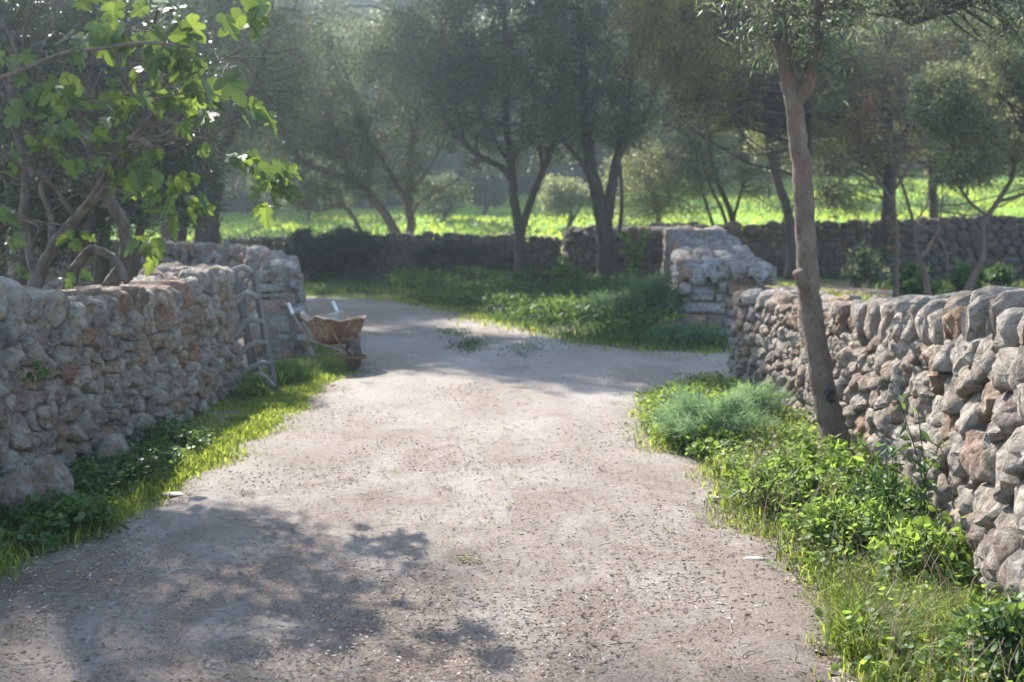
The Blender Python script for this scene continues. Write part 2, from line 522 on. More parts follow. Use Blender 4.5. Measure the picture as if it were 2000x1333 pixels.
def make_lane():
    ys = [1.2]
    while ys[-1] < 29:
        ys.append(ys[-1] + max(.035, .0075 * ys[-1]))
    ys = np.array(ys)
    mb = MB()
    for part in range(1):
        xs = np.arange(-14, 10, .07)
        X, Y = np.meshgrid(xs, ys)
        # ragged outline
        JX = X + .12 * np.sin(Y * 5.1 + np.sin(X * 3) * 2) + .06 * np.sin(Y * 17 + X * 9)
        JY = Y + .10 * np.sin(X * 6.3 + np.sin(Y * 2.3) * 2)
        ins = in_poly(LANE, JX, JY)
        Z = np.zeros_like(X)
        Z += .006 * np.sin(X * 2.1 + np.sin(Y * .9) * 1.4) + .006 * np.sin(Y * 1.3 + X) + .014
        Z += 0
        # two faint wheel tracks
        cx = -.25 + .02 * Y
        for s in (-.75, .75):
            Z -= .018 * np.exp(-((X - cx - s) / .22) ** 2)
        m = ins.astype(float)
        for _ in range(5):
            q_ = np.pad(m, 1, mode='edge')
            m = np.minimum(m, (q_[:-2, 1:-1] + q_[2:, 1:-1] + q_[1:-1, :-2] + q_[1:-1, 2:] + m) / 5) * 1.0
        Z = np.maximum(Z, .004)
        Z = Z - .05 * np.clip(1 - m, 0, 1) ** .7
        keep = ins[:-1, :-1] & ins[1:, 1:] & ins[1:, :-1] & ins[:-1, 1:]
        idx = np.arange(X.size).reshape(X.shape)
        q = np.stack([idx[:-1, :-1], idx[:-1, 1:], idx[1:, 1:], idx[1:, :-1]], -1)[keep]
        used = np.unique(q)
        remap = np.zeros(X.size, int); remap[used] = np.arange(len(used))
        V = np.stack([X, Y, Z], -1).reshape(-1, 3)[used]
        mb.add(V, remap[q])
    tag(mb.obj('gravel_lane', lane_mat()), kind='structure')


make_ground()
make_lane()


# ------------------------------------------------------------------ dry stone walls
def clip_poly(P, ax, ay, c):
    """keep ax*x+ay*y <= c"""
    out = []
    n = len(P)
    for i in range(n):
        x1, y1 = P[i]; x2, y2 = P[(i + 1) % n]
        d1 = ax * x1 + ay * y1 - c; d2 = ax * x2 + ay * y2 - c
        if d1 <= 0: out.append((x1, y1))
        if (d1 < 0) != (d2 < 0) and d1 != d2:
            t = d1 / (d1 - d2)
            if 0 < t < 1:
                out.append((x1 + (x2 - x1) * t, y1 + (y2 - y1) * t))
    return out


def cells(L, top, cw, ch, rng, jit=.46, grow=0.0):
    """Fitted rubble: irregular cells on a strip of length L and height top(s)."""
    rows = []
    hmax = max(top(s) for s in np.linspace(0, L, 40))
    v = ch * .4; k = 0
    sites = []
    nrow = max(1, int(round(hmax / ch)))
    for r in range(-1, nrow + 2):
        s = -cw + (r % 2) * cw * .5
        while s < L + cw * 1.2:
            w = cw * rng.choice((.5, .7, .85, 1.0, 1.2, 1.5, 2.0)) * rng.uniform(.88, 1.12)
            hh = top(min(max(s, 0), L))
            rowh = hh / nrow
            sites.append((s + w / 2, (r + .5 + rng.uniform(-jit, jit)) * rowh, 0 <= r < nrow and -.1 * cw < s + w / 2 < L + .1 * cw))
            s += w
    A = np.array([(a, b) for a, b, c in sites])
    asp = cw / ch
    B = A * np.array([1, asp])
    out = []
    for i, (a, b, real) in enumerate(sites):
        if not real: continue
        d = np.sum((B - B[i]) ** 2, axis=1)
        near = np.argsort(d)[1:26]
        P = [(B[i][0] - 3 * cw, B[i][1] - 3 * cw), (B[i][0] + 3 * cw, B[i][1] - 3 * cw), (B[i][0] + 3 * cw, B[i][1] + 3 * cw), (B[i][0] - 3 * cw, B[i][1] + 3 * cw)]
        for j in near:
            if d[j] > (4 * cw) ** 2: break
            nx, ny = B[j] - B[i]
            mx, my = (B[j] + B[i]) / 2
            P = clip_poly(P, nx, ny, nx * mx + ny * my)
            if len(P) < 3: break
        if len(P) >= 3:
            out.append([(x, y / asp) for x, y in P])
    return out


def stone_from_poly(P, M, rng, bulge=.05, depth=.1, shrink=.95, K=14, tilt=.3, rough=.012, corner=1.36, facet=1.0):
    """One stone: fitted outline P in wall coordinates, domed outwards; M(s, v, w) gives the place."""
    P = np.array(P)
    c = P.mean(axis=0)
    ext = P.max(axis=0) - P.min(axis=0)
    n = len(P)
    R = []
    for k in range(K):
        a = 2 * math.pi * (k + .37) / K
        d = np.array([math.cos(a) * ext[0], math.sin(a) * ext[1]]); d /= np.linalg.norm(d) + 1e-9
        best = 1e9
        for i in range(n):
            p = P[i] - c; q = P[(i + 1) % n] - c
            e = q - p
            den = d[0] * e[1] - d[1] * e[0]
            if abs(den) < 1e-9: continue
            t = (p[0] * e[1] - p[1] * e[0]) / den
            u = (p[0] * d[1] - p[1] * d[0]) / den
            if t > 0 and -1e-6 <= u <= 1 + 1e-6: best = min(best, t)
        if best > 1e8: best = min(ext) / 2
        R.append(d * best)
    R = np.array(R)
    ln = np.linalg.norm(R, axis=1)
    # knock the sharpest corners off
    ln2 = (np.roll(ln, 1) + np.roll(ln, -1)) / 2
    ln = np.minimum(ln, ln2 * corner)
    R = R / (np.linalg.norm(R, axis=1)[:, None] + 1e-9) * ln[:, None]
    R *= shrink
    tx, ty = rng.uniform(-tilt, tilt), rng.uniform(-tilt, tilt)
    sd = rng.uniform(0, 100)
    lift = rng.uniform(-.2, .5) * bulge
    rings = [(1.0, -depth), (1.03, -.3 * bulge), (.97, .42 * bulge), (.82, .84 * bulge), (.45, 1.0 * bulge)]
    f1, f2 = rng.uniform(0, 6.28), rng.uniform(0, 6.28)
    V = []
    for sc_, w in rings:
        for k in range(K):
            s, v = c + R[k] * sc_ * (1 + rng.uniform(-.06, .045))
            ww = w
            if w > -.9 * depth:
                ww += lift + (tx * (s - c[0]) + ty * (v - c[1])) * (1 if sc_ < 1 else .6)
                ds_, dv_ = s - c[0], v - c[1]
                # two broken facets
                ww -= facet * .5 * max(0, ds_ * math.cos(f1) + dv_ * math.sin(f1) - ext.mean() * .14) + facet * .4 * max(0, ds_ * math.cos(f2) + dv_ * math.sin(f2) - ext.mean() * .2)
                ww += rough * (noise.noise(Vector((s * 11 + sd, v * 11, sd))) * 1.7 + noise.noise(Vector((s * 27 + sd, v * 27, sd))) * 1.1)
            V.append(M(s, v, ww))
    V.append(M(c[0], c[1], bulge + lift))
    V = np.array([tuple(p) for p in V])
    nr = len(rings)
    idx = np.arange(nr * K).reshape(nr, K)
    a = idx[:-1]; b = np.roll(idx, -1, axis=1)[:-1]; cc = np.roll(idx, -1, axis=1)[1:]; d = idx[1:]
    quads = np.stack([a, b, cc, d], -1).reshape(-1, 4)
    last = idx[-1]
    tris = np.stack([last, np.roll(last, -1), np.full(K, nr * K)], -1)
    return V, [quads, tris]


class Wall:
    """A dry stone wall along a base line. side=+1: the visible face looks to the right of the walking direction."""

    def __init__(s, label, ctrl, thick, side, batter=.1, mat=STONE, n=60):
        C = catmull(ctrl, n)                      # x, y, h
        s.C = C
        d = np.linalg.norm(np.diff(C[:, :2], axis=0), axis=1)
        s.S = np.concatenate([[0], np.cumsum(d)])
        s.L = s.S[-1]
        t = np.gradient(C[:, :2], axis=0)
        t /= np.linalg.norm(t, axis=1)[:, None]
        s.N = np.stack([t[:, 1], -t[:, 0]], -1) * side
        s.T = t
        s.thick, s.batter, s.mat = thick, batter, mat
        s.root = empty('dry_stone_wall', (C[0, 0], C[0, 1], 0), label, 'wall')
        s.count = 0
        s.queue = []      # (priority distance, V, faces, name)
        s.inv = parent_inv(s.root)

    def at(s, q):
        q = min(max(q, 0), s.L)
        f = lambda a: np.interp(q, s.S, a)
        return (f(s.C[:, 0]), f(s.C[:, 1])), (f(s.N[:, 0]), f(s.N[:, 1])), f(s.C[:, 2]), (f(s.T[:, 0]), f(s.T[:, 1]))

    def h(s, q):
        return s.at(q)[2]

    def M_face(s, q, v, w):
        (x, y), (nx, ny), h, (tx, ty) = s.at(q)
        o = w - s.batter * v
        e = q - min(max(q, 0), s.L)
        return (x + nx * o + tx * e, y + ny * o + ty * e, v)

    def M_back(s, q, v, w):
        (x, y), (nx, ny), h, (tx, ty) = s.at(q)
        o = -s.thick - w + s.batter * v
        e = q - min(max(q, 0), s.L)
        return (x + nx * o + tx * e, y + ny * o + ty * e, v)

    def M_top(s, q, u, w):
        """u across the top from the face edge inward"""
        (x, y), (nx, ny), h, (tx, ty) = s.at(q)
        o = -s.batter * h - u
        e = q - min(max(q, 0), s.L)
        return (x + nx * o + tx * e, y + ny * o + ty * e, h + w)

    def put(s, VF, name='stone'):
        V, fs = VF
        c = V.mean(axis=0)
        s.queue.append((c[1] ** 2 + c[0] ** 2, V, fs, name))

    def core(s, inset=.045, drop=.05):
        mb = MB()
        P = []
        for i in range(len(s.C)):
            q = s.S[i]; h = s.C[i, 2] - drop
            (x, y), (nx, ny), _, _ = s.at(q)
            for (o, z) in ((-inset, -.05), (-inset - s.batter * h, h), (-s.thick + inset + s.batter * h, h), (-s.thick + inset, -.05)):
                P.append((x + nx * o, y + ny * o, z))
        n = len(s.C)
        idx = np.arange(n * 4).reshape(n, 4)
        a = idx[:-1]; b = np.roll(idx, -1, 1)[:-1]; c = np.roll(idx, -1, 1)[1:]; d = idx[1:]
        mb.add(P, [np.stack([a, b, c, d], -1).reshape(-1, 4), idx[0][None, ::-1], idx[-1][None, :]])
        o = mb.obj('core', CORE, s.root, smooth=False)

    def finish(s, limit=296):
        s.queue.sort(key=lambda r: r[0])
        far = MB()
        for i, (d, V, fs, name) in enumerate(s.queue):
            if i < limit:
                mb = MB()
                c = V.mean(axis=0)
                mb.add(V - c, fs)
                o = link(name, mb.mesh(name, s.mat, s.mat is not STONE or i % 2 == 0), s.root)
                o.location = c
            else:
                far.add(V, fs)
        if far.n:
            tag(far.obj('rubble', s.mat, s.root), kind='stuff')
        return s.root


rs = random.Random(11)


def face_stones(w, cw, ch, topoff=0.0, bulge=.05, q0=0, q1=None, M=None, shrink=.95, tilt=.3, rough=.014):
    q1 = w.L if q1 is None else q1
    for P in cells(q1 - q0, lambda s: w.h(q0 + s) - topoff, cw, ch, rs):
        P = [(a + q0, b) for a, b in P]
        w.put(stone_from_poly(P, M or w.M_face, rs, bulge * rs.uniform(.6, 1.35), .1, shrink, 14, tilt, rough))


def coping(w, q0, q1, cw, ch, bulge=.05, tall=.25, lean=.12):
    """upright stones set on edge along the top, right across the wall"""
    q = q0
    while q < q1:
        wd = cw * rs.choice((.6, .75, .9, 1.1, 1.3, 1.6)) * rs.uniform(.85, 1.15)
        hh = tall * rs.uniform(.74, 1.25)
        ee = rs.uniform(.5, .95)
        ou = rs.uniform(-.05, .04)
        t = w.thick - 2 * w.batter * w.h(q) + rs.uniform(.0, .1)
        c = q + wd / 2
        base = w.h(c) - ch
        K = 12
        sd = rs.uniform(0, 99)
        ln = rs.uniform(-lean, lean) + .06
        # a superellipse slab: rings run across the wall
        rings = [(-.03, .25), (-.045, .66), (-.005, .95), (.07, 1.05), (t * .5, 1.08 + rs.uniform(-.08, .08)), (t - .05, 1.0), (t + .02, .8), (t + .04, .3)]
        V = []
        zc = base + hh / 2
        skew = rs.uniform(-.12, .12)
        for (u, sc_) in rings:
            for k in range(K):
                a = 2 * math.pi * k / K
                ca, sa = math.cos(a), math.sin(a)
                e = ee
                ds = math.copysign(abs(ca) ** e, ca) * wd * .5 * .96 * sc_
                dz = math.copysign(abs(sa) ** (e + .15), sa) * hh * .5 * sc_
                if dz > 0: ds *= 1 - .25 * dz / hh
                dz += .04 * noise.noise(Vector((ds * 8 + sd, u * 7, dz * 6)))
                ds += ln * dz + skew * u
                uu = u + ou + .06 * noise.noise(Vector((ds * 8 + sd, dz * 8, sd)))
                p = w.M_top(c + ds, uu, zc - w.h(c + ds) + dz)
                V.append(p)
        V = np.array(V)
        n = len(rings)
        idx = np.arange(n * K).reshape(n, K)
        a = idx[:-1]; b = np.roll(idx, -1, 1)[:-1]; cc = np.roll(idx, -1, 1)[1:]; d = idx[1:]
        w.put((V, [np.stack([a, b, cc, d], -1).reshape(-1, 4), idx[0][None, ::-1], idx[-1][None, :]]), 'coping_stone')
        q += wd * .97


def top_stones(w, q0, q1, cw, cu, bulge=.04, over=.02):
    def M(a, b, c): return w.M_top(a + q0, b - over, c)
    wid = max(.2, w.thick - 2 * w.batter * w.h(q0) + 2 * over)
    for P in cells(q1 - q0, lambda s: wid, cw, cu, rs, .3):
        w.put(stone_from_poly(P, M, rs, bulge * rs.uniform(.5, 1.4), .1, .96, 12, .25, .016), 'top_stone')


def g3(px, py, h):
    x, y = G(px, py)
    return (x, y, h)


# the wall on the right of the lane
rw = Wall('rubble wall with upright coping running from near camera along right lane edge behind leaning tree',
          [(1.72, 2.9, 1.45), (1.9, 3.9, 1.44), g3(1962, 1240, 1.38), g3(1862, 1110, 1.29), g3(1724, 945, 1.14), g3(1655, 885, 1.02), g3(1560, 815, .96), g3(1490, 775, .945), g3(1418, 748, .95)], .78, -1, .12, STONE, 80)
qc = rw.L * .66
face_stones(rw, .24, .18, .2, .042, 0, qc, tilt=.3, rough=.022, shrink=.99)
face_stones(rw, .17, .125, .03, .03, qc, rw.L, tilt=.32, rough=.02, shrink=.99)
coping(rw, 0, qc, .14, .24, tall=.27, lean=.2)
top_stones(rw, qc, rw.L, .26, .2, .05)
rw.core()
rw.finish()

# the wall on the left of the lane
lw = Wall('long rubble wall on left lane edge below the fig tree, ending at the wooden gate',
          [(-2.74, 4.8, 1.33), (-2.77, 5.5, 1.34), g3(0, 1042, 1.35), g3(90, 975, 1.24), g3(200, 912, 1.13), g3(350, 830, 1.1), g3(415, 794, 1.16), g3(474, 762, 1.19)], .8, 1, .1, STONE, 70)
qc = lw.L * .78
face_stones(lw, .19, .15, .17, .042, 0, qc, tilt=.4, rough=.026, shrink=.99)
face_stones(lw, .16, .125, .03, .032, qc, lw.L, tilt=.32, rough=.022, shrink=.99)
coping(lw, 0, qc, .2, .2, tall=.24, lean=.2)
top_stones(lw, qc, lw.L, .22, .2, .06)
# flat stones lying loose on the higher far end
lw.core()
lw.finish()


# blocks seen end-on: rectangles measured on a plane across the wall
def blocks(w, rects, Y, ppm, depth=.35, bulge=.03, name='block'):
    def M(s, v, q): return (s, Y - q, v)
    for (x0, y0, x1, y1) in rects:
        a0, a1 = (x0 - 1000) / ppm, (x1 - 1000) / ppm
        b1, b0 = CAMZ - (y0 - HZ) / ppm, CAMZ - (y1 - HZ) / ppm
        j = lambda: rs.uniform(-.012, .012)
        m = .012
        P = [(a0 + m + j(), b0 + m + j()), ((a0 + a1) / 2, b0 + m + j()), (a1 - m + j(), b0 + m + j()), (a1 - m + j(), (b0 + b1) / 2), (a1 - m + j(), b1 - m + j()), (a0 + m + j(), b1 - m + j())]
        V, fs = stone_from_poly(P, M, rs, bulge * rs.uniform(.7, 1.3), depth, 1.0, 28, .1, .012, 2.0, 0.0)
        w.put((V, fs), name)


# left gate pier and the wall that bends away behind it
pw = Wall('thick pale wall behind the wheelbarrow with a pier of squared blocks at its near end',
          [(-2.52, 14.55, 1.13), (-2.72, 15.6, 1.14), (-3.05, 17, 1.16), (-4.0, 19.6, 1.2), (-5.6, 21.6, 1.24), (-8.5, 22.8, 1.27), (-13, 23, 1.28)], .62, 1, .13, STONE_GREY, 60)
blocks(pw, [(494, 527, 562, 551), (499, 552, 560, 571), (500, 571, 533, 584), (534, 572, 561, 584), (503, 585, 563, 614), (507, 615, 566, 650), (512, 651, 571, 667), (516, 668, 578, 700)], 14.5, 158.6)
face_stones(pw, .24, .16, .05, .035, 0, 5.2, tilt=.2)
face_stones(pw, .3, .2, .05, .045, 5.2, None, M=pw.M_back, tilt=.3)
face_stones(pw, .3, .2, .05, .04, .35, 5.2, M=pw.M_back)
top_stones(pw, 0, pw.L, .3, .19, .04)
pw.core(.06, .04)
pw.finish()

# the stub wall at the right and its arm running back and left
sw = Wall('wide pale wall ending in large squared blocks behind the dark fennel, at the lane fork',
          [(2.5, 17.5, .98), (2.62, 19, 1.05), (2.95, 22, 1.2), (3.35, 25.5, 1.36), (3.7, 29, 1.46)], 1.36, -1, .07, STONE_GREY, 50)
blocks(sw, [(1347, 517, 1399, 558), (1401, 520, 1425, 548), (1427, 518, 1465, 551), (1467, 519, 1519, 560), (1347, 559, 1397, 588), (1400, 549, 1421, 572), (1422, 553, 1461, 580),
            (1395, 573, 1411, 589), (1412, 581, 1448, 604), (1341, 589, 1417, 613), (1418, 605, 1446, 620), (1332, 614, 1380, 641), (1381, 621, 1410, 642), (1411, 621, 1445, 640),
            (1463, 561, 1490, 582), (1491, 562, 1520, 590), (1449, 583, 1490, 606), (1447, 607, 1500, 630), (1491, 591, 1524, 622), (1336, 642, 1400, 662), (1401, 641, 1450, 660)], 17.42, 132.0, .4, .045)
face_stones(sw, .3, .17, .04, .04, 0, None)
top_stones(sw, 0, sw.L, .42, .3, .06, .03)
sw.core(.07, .05)
sw.finish()

aw = Wall('brown rubble wall end standing between the two big olive trunks behind the lane',
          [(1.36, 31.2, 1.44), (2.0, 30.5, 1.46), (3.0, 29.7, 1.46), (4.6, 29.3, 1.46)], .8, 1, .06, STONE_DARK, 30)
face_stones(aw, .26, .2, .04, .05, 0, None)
top_stones(aw, 0, aw.L, .35, .3, .05)
# its free end
for P in cells(.66, lambda s: 1.42, .3, .22, rs):
    aw.put(stone_from_poly(P, lambda s, v, w_: (1.36 + .06 * v - w_, 31.2 + s - .05, v), rs, .05, .1, .95))
aw.core()
aw.finish()

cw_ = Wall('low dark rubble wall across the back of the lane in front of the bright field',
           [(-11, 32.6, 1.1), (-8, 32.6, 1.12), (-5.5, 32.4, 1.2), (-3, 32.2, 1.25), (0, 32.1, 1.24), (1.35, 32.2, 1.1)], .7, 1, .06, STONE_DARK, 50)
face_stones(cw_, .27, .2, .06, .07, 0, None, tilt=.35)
coping(cw_, 3.0, cw_.L, .26, .12, tall=.2, lean=.3)
cw_.core(.05, .1)
cw_.finish()

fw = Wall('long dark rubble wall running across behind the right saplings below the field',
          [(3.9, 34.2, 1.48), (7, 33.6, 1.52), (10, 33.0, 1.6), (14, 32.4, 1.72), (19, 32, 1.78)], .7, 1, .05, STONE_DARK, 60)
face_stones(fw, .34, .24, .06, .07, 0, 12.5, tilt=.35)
coping(fw, 0, fw.L, .3, .12, tall=.22, lean=.3)
fw.core(.05, .1)
fw.finish()


# ------------------------------------------------------------------ leaves, grass, herbs
def unit(a):
    return a / (np.linalg.norm(a, axis=1)[:, None] + 1e-9)


def leaves(mb, C, L, Wd, rng, droop=.0, dirs=None, fold=.25, spread=1.0):
    """pointed leaves, two faces folded along the midrib; C: N x 3 stalk points"""
    n = len(C)
    if n == 0: return
    D = rng.normal(size=(n, 3)) * spread
    if dirs is not None: D += dirs
    D[:, 2] -= droop
    D = unit(D)
    side = unit(np.cross(D, rng.normal(size=(n, 3))))
    nor = np.cross(side, D)
    l = (L * rng.uniform(.65, 1.3, n))[:, None]; w = (Wd * rng.uniform(.7, 1.25, n))[:, None]
    p0 = C; p2 = C + D * l
    p1 = C + D * l * .45 + side * w * .5 + nor * w * fold
    p3 = C + D * l * .45 - side * w * .5 + nor * w * fold
    V = np.stack([p0, p1, p2, p3], 1).reshape(-1, 3)
    i = np.arange(n)[:, None] * 4
    mb.add(V, [np.concatenate([i + np.array([[0, 1, 2]]), i + np.array([[0, 2, 3]])])])


def round_leaves(mb, C, R, rng, up=.8):
    """roundish herb leaves: a six-cornered dish"""
    n = len(C)
    if n == 0: return
    N = rng.normal(size=(n, 3)) * .8; N[:, 2] = np.abs(N[:, 2]) + up
    N = unit(N)
    X = unit(np.cross(N, rng.normal(size=(n, 3)))); Y = np.cross(N, X)
    r = (R * rng.uniform(.5, 1.35, n))[:, None]
    vs = [C]
    for k in range(6):
        a = 2 * math.pi * k / 6
        q = 1.15 if k == 0 else (.9 if k == 3 else 1)
        vs.append(C + (X * math.cos(a) * q + Y * math.sin(a) * .85) * r + N * r * .22)
    V = np.stack(vs, 1).reshape(-1, 3)
    i = np.arange(n)[:, None] * 7
    T = [i + np.array([[0, k + 1, (k + 1) % 6 + 1]]) for k in range(6)]
    mb.add(V, [np.concatenate(T)])


def blades(mb, P, H, Wd, rng, lean=.35, curve=.5):
    """grass blades from points P (N x 3), height H (array or number)"""
    n = len(P)
    if n == 0: return
    h = (np.broadcast_to(H, (n,)) * rng.uniform(.5, 1.3, n))[:, None]
    a = rng.uniform(0, 2 * np.pi, n)
    d = np.stack([np.cos(a), np.sin(a), np.zeros(n)], 1)
    b = a + rng.uniform(.6, 2.5, n)
    s = np.stack([np.cos(b), np.sin(b), np.zeros(n)], 1)
    w = (np.broadcast_to(Wd, (n,)) * rng.uniform(.6, 1.3, n))[:, None]
    le = rng.uniform(.2, 1, n)[:, None] * lean; cu = rng.uniform(.1, 1, n)[:, None] * curve
    up = np.array([[0, 0, 1.0]])
    m = P + up * h * .55 + d * h * le * .5
    t = P + up * h * (1 - .35 * cu) + d * h * (le + cu)
    V = np.stack([P - s * w / 2, P + s * w / 2, m + s * w * .4, m - s * w * .4, t], 1).reshape(-1, 3)
    i = np.arange(n)[:, None] * 5
    mb.add(V, [i + np.array([[0, 1, 2, 3]]), i + np.array([[3, 2, 4]])])


def scatter(poly, n, rng, clump=0.0, cscale=.5):
    poly = np.array(poly)
    lo, hi = poly.min(0), poly.max(0)
    out = np.zeros((0, 2))
    while len(out) < n:
        p = rng.uniform(lo, hi, (n * 2, 2))
        p = p[in_poly([tuple(q) for q in poly], p[:, 0], p[:, 1])]
        if clump:
            f = np.array([noise.noise(Vector((x / cscale, y / cscale, 7.7))) for x, y in p])
            p = p[f > (rng.random(len(p)) - .5) * 1.2 * (1 - clump) + clump * .12 - .05]
        out = np.concatenate([out, p])
        if len(p) == 0: break
    out = out[:n]
    wv = np.array([noise.noise(Vector((x * 2.3, y * 1.6, 5.5))) for x, y in out])
    return out + rng.normal(size=out.shape) * (.05 + .12 * np.clip(wv, 0, 1))[:, None]


def near_bias(P, rng, k=1.0):
    """thin the far points: keep probability falls with distance"""
    keep = rng.random(len(P)) < np.clip((8.0 / P[:, 1]) ** k, .05, 1)
    return P[keep]


def z3(P, z=0.0):
    return np.column_stack([P, np.full(len(P), z)])


# zones of growth along the lane (on the ground)
LV = [(-2.6, 3.4), (-2.5, 4.3)] + GP([(60, 1085), (210, 1035), (340, 950), (450, 888), (525, 832), (580, 785), (650, 745), (640, 725), (605, 700), (560, 705), (545, 735), (492, 752), (350, 832), (200, 915), (80, 985), (-60, 1050)])
RV = [(1.9, 2.6), (1.35, 3.9)] + GP([(1650, 1300), (1660, 1210), (1600, 1120), (1530, 1075), (1450, 1030), (1425, 960), (1375, 895), (1300, 880), (1280, 830), (1265, 775), (1330, 758), (1420, 750), (1500, 782), (1570, 825), (1660, 890), (1730, 950), (1870, 1115), (1975, 1260)]) + [(1.85, 3.6)]
R1 = np.random.default_rng(21)

# grass of the left verge
mb = MB()
P = scatter(LV, 26000, R1, .5, .35)
P = near_bias(P, R1, .5)
H = (.03 + .07 * np.clip(R1.normal(.5, .4, len(P)), 0, 1.5)) * np.interp(P[:, 1], [7, 10], [1, .45])
blades(mb, z3(P), H, .006 + .0009 * P[:, 1], R1)
L_strip = GP([(230, 1010), (340, 945), (450, 885), (530, 828), (600, 772), (640, 748), (600, 745), (530, 775), (470, 810), (370, 880), (280, 950)])
P = scatter(L_strip, 14000, R1, .2, .3)
blades(mb, z3(P), (.045 + .05 * R1.random(len(P))) * np.interp(P[:, 1], [7, 10], [1, .55]), .008, R1)
tag(mb.obj('left_verge_grass', GRASS), 'bright grass strip along foot of the left wall', 'grass', kind='stuff')
# taller tuft between gate and wheelbarrow
mb = MB()
c = G(590, 742)
P = np.array([c[0] - .12, c[1] - .1]) + R1.normal(size=(2200, 2)) * np.array([.1, .2])
blades(mb, z3(P), .2, .01, R1, .3, .5)
tag(mb.obj('grass_tuft', HERB_DK), 'tall green grass tuft between the wooden gate and the wheelbarrow', 'grass')  # shade on the tuft is put in by the darker herb colour
# grass by the wheelbarrow
mb = MB()
P = scatter(GP([(612, 700), (640, 736), (680, 730), (690, 720), (680, 700), (640, 672), (615, 660)]), 5000, R1)
blades(mb, z3(P), .035, .01, R1)
tag(mb.obj('grass_patch', GRASS), 'short sunlit grass under and behind the wheelbarrow legs', 'grass', kind='stuff')
# thin growth straying out onto the lane edges
def edge_pts(line, n, sg):
    line = np.array(line)
    d = np.linalg.norm(np.diff(line, axis=0), axis=1); S = np.concatenate([[0], np.cumsum(d)])
    q = R1.uniform(0, S[-1], n)
    x = np.interp(q, S, line[:, 0]); y = np.interp(q, S, line[:, 1])
    k = np.array([noise.noise(Vector((a * 1.7, b * 1.7, 9.1))) for a, b in zip(x, y)]) > -.05
    return np.column_stack([x, y])[k] + R1.normal(size=(k.sum(), 2)) * sg
mb = MB()
P = edge_pts(GP([(60, 1085), (210, 1035), (340, 950), (450, 888), (525, 832), (580, 785), (650, 745)]), 3600, .13)
blades(mb, z3(P), .035, .008, R1, .6, .8)
P = edge_pts([(1.9, 2.6), (1.35, 3.9)] + GP([(1650, 1300), (1660, 1210), (1600, 1120), (1530, 1075), (1450, 1030), (1425, 960), (1375, 895), (1300, 880), (1280, 830), (1265, 775)]), 5000, .12)
blades(mb, z3(P), .04, .007, R1, .6, .8)
P = edge_pts(GP([(600, 584), (700, 580), (800, 590), (900, 608), (960, 628), (1060, 652), (1180, 676), (1300, 688), (1440, 692)]), 5000, .3)
blades(mb, z3(P), .08, .02, R1, .6, .8)
tag(mb.obj('straggling_edge_grass', GRASS), 'thin straggling grass creeping onto the lane edges', 'grass', kind='stuff')
# shade herbs, left near
mb = MB(); st = MB()
Lh = [(-2.6, 3.4), (-2.52, 4.3)] + GP([(30, 1070), (180, 1040), (250, 985), (330, 930), (420, 870), (330, 850), (200, 920), (80, 990), (-60, 1055)])
P = scatter(Lh, 9000, R1, .6, .3)
hh = .02 + .15 * R1.random(len(P)) ** 1.6
round_leaves(mb, np.column_stack([P, hh]), .016, R1)
P2 = scatter(Lh, 2500, R1, .5, .3)
leaves(mb, np.column_stack([P2, 
.02 + .1 * R1.random(len(P2))]), .08, .014, R1, -.6)
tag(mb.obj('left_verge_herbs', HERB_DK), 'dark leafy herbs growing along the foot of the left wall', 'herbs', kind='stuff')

# right verge
mb = MB()
P = scatter(RV, 24000, R1, .3, .35)
P = near_bias(P, R1, .4)
blades(mb, z3(P), .04 + .1 * R1.random(len(P)), .0055 + .0007 * P[:, 1], R1, .5, .8)
R_near = GP([(1660, 1210), (1640, 1280), (1760, 1310), (1880, 1300), (1930, 1240), (1880, 1150), (1720, 1150)])
P = scatter(R_near, 7000, R1, .2, .2)
blades(mb, z3(P), .15, .006, R1, .6, 1.0)
tag(mb.obj('right_verge_grass', GRASS), 'bright tangled grass at the foot of the right wall', 'grass', kind='stuff')
mb = MB()
P = scatter(RV, 13000, R1, .75, .35)
hh = .02 + .13 * R1.random(len(P)) ** 1.6
round_leaves(mb, np.column_stack([P, hh]), .015, R1)
tag(mb.obj('right_verge_herbs', HERB), 'low yellow-green clover and herbs carpeting the right verge', 'herbs', kind='stuff')


mb = MB()
P = scatter(RV, 900, R1, .3, .4)
P = P[P[:, 1] < 8]
for (x, y) in P:
    h = R1.uniform(.12, .38)
    a = R1.uniform(0, 6.28)
    tube(mb, np.array([[x, y, 0], [x + math.cos(a) * h * .15, y + math.sin(a) * h * .15, h * .6], [x + math.cos(a) * h * .45, y + math.sin(a) * h * .45, h]]), [.0022, .0016, .001], 3, cap=False)
DRY = simple_mat('dry_stalks_brown', [(.3, (.16, .1, .07)), (.7, (.36, .28, .2))], 4)
tag(mb.obj('dry_stalks', DRY), 'thin brown dry stalks poking through the right verge greenery', 'stalks', kind='stuff')


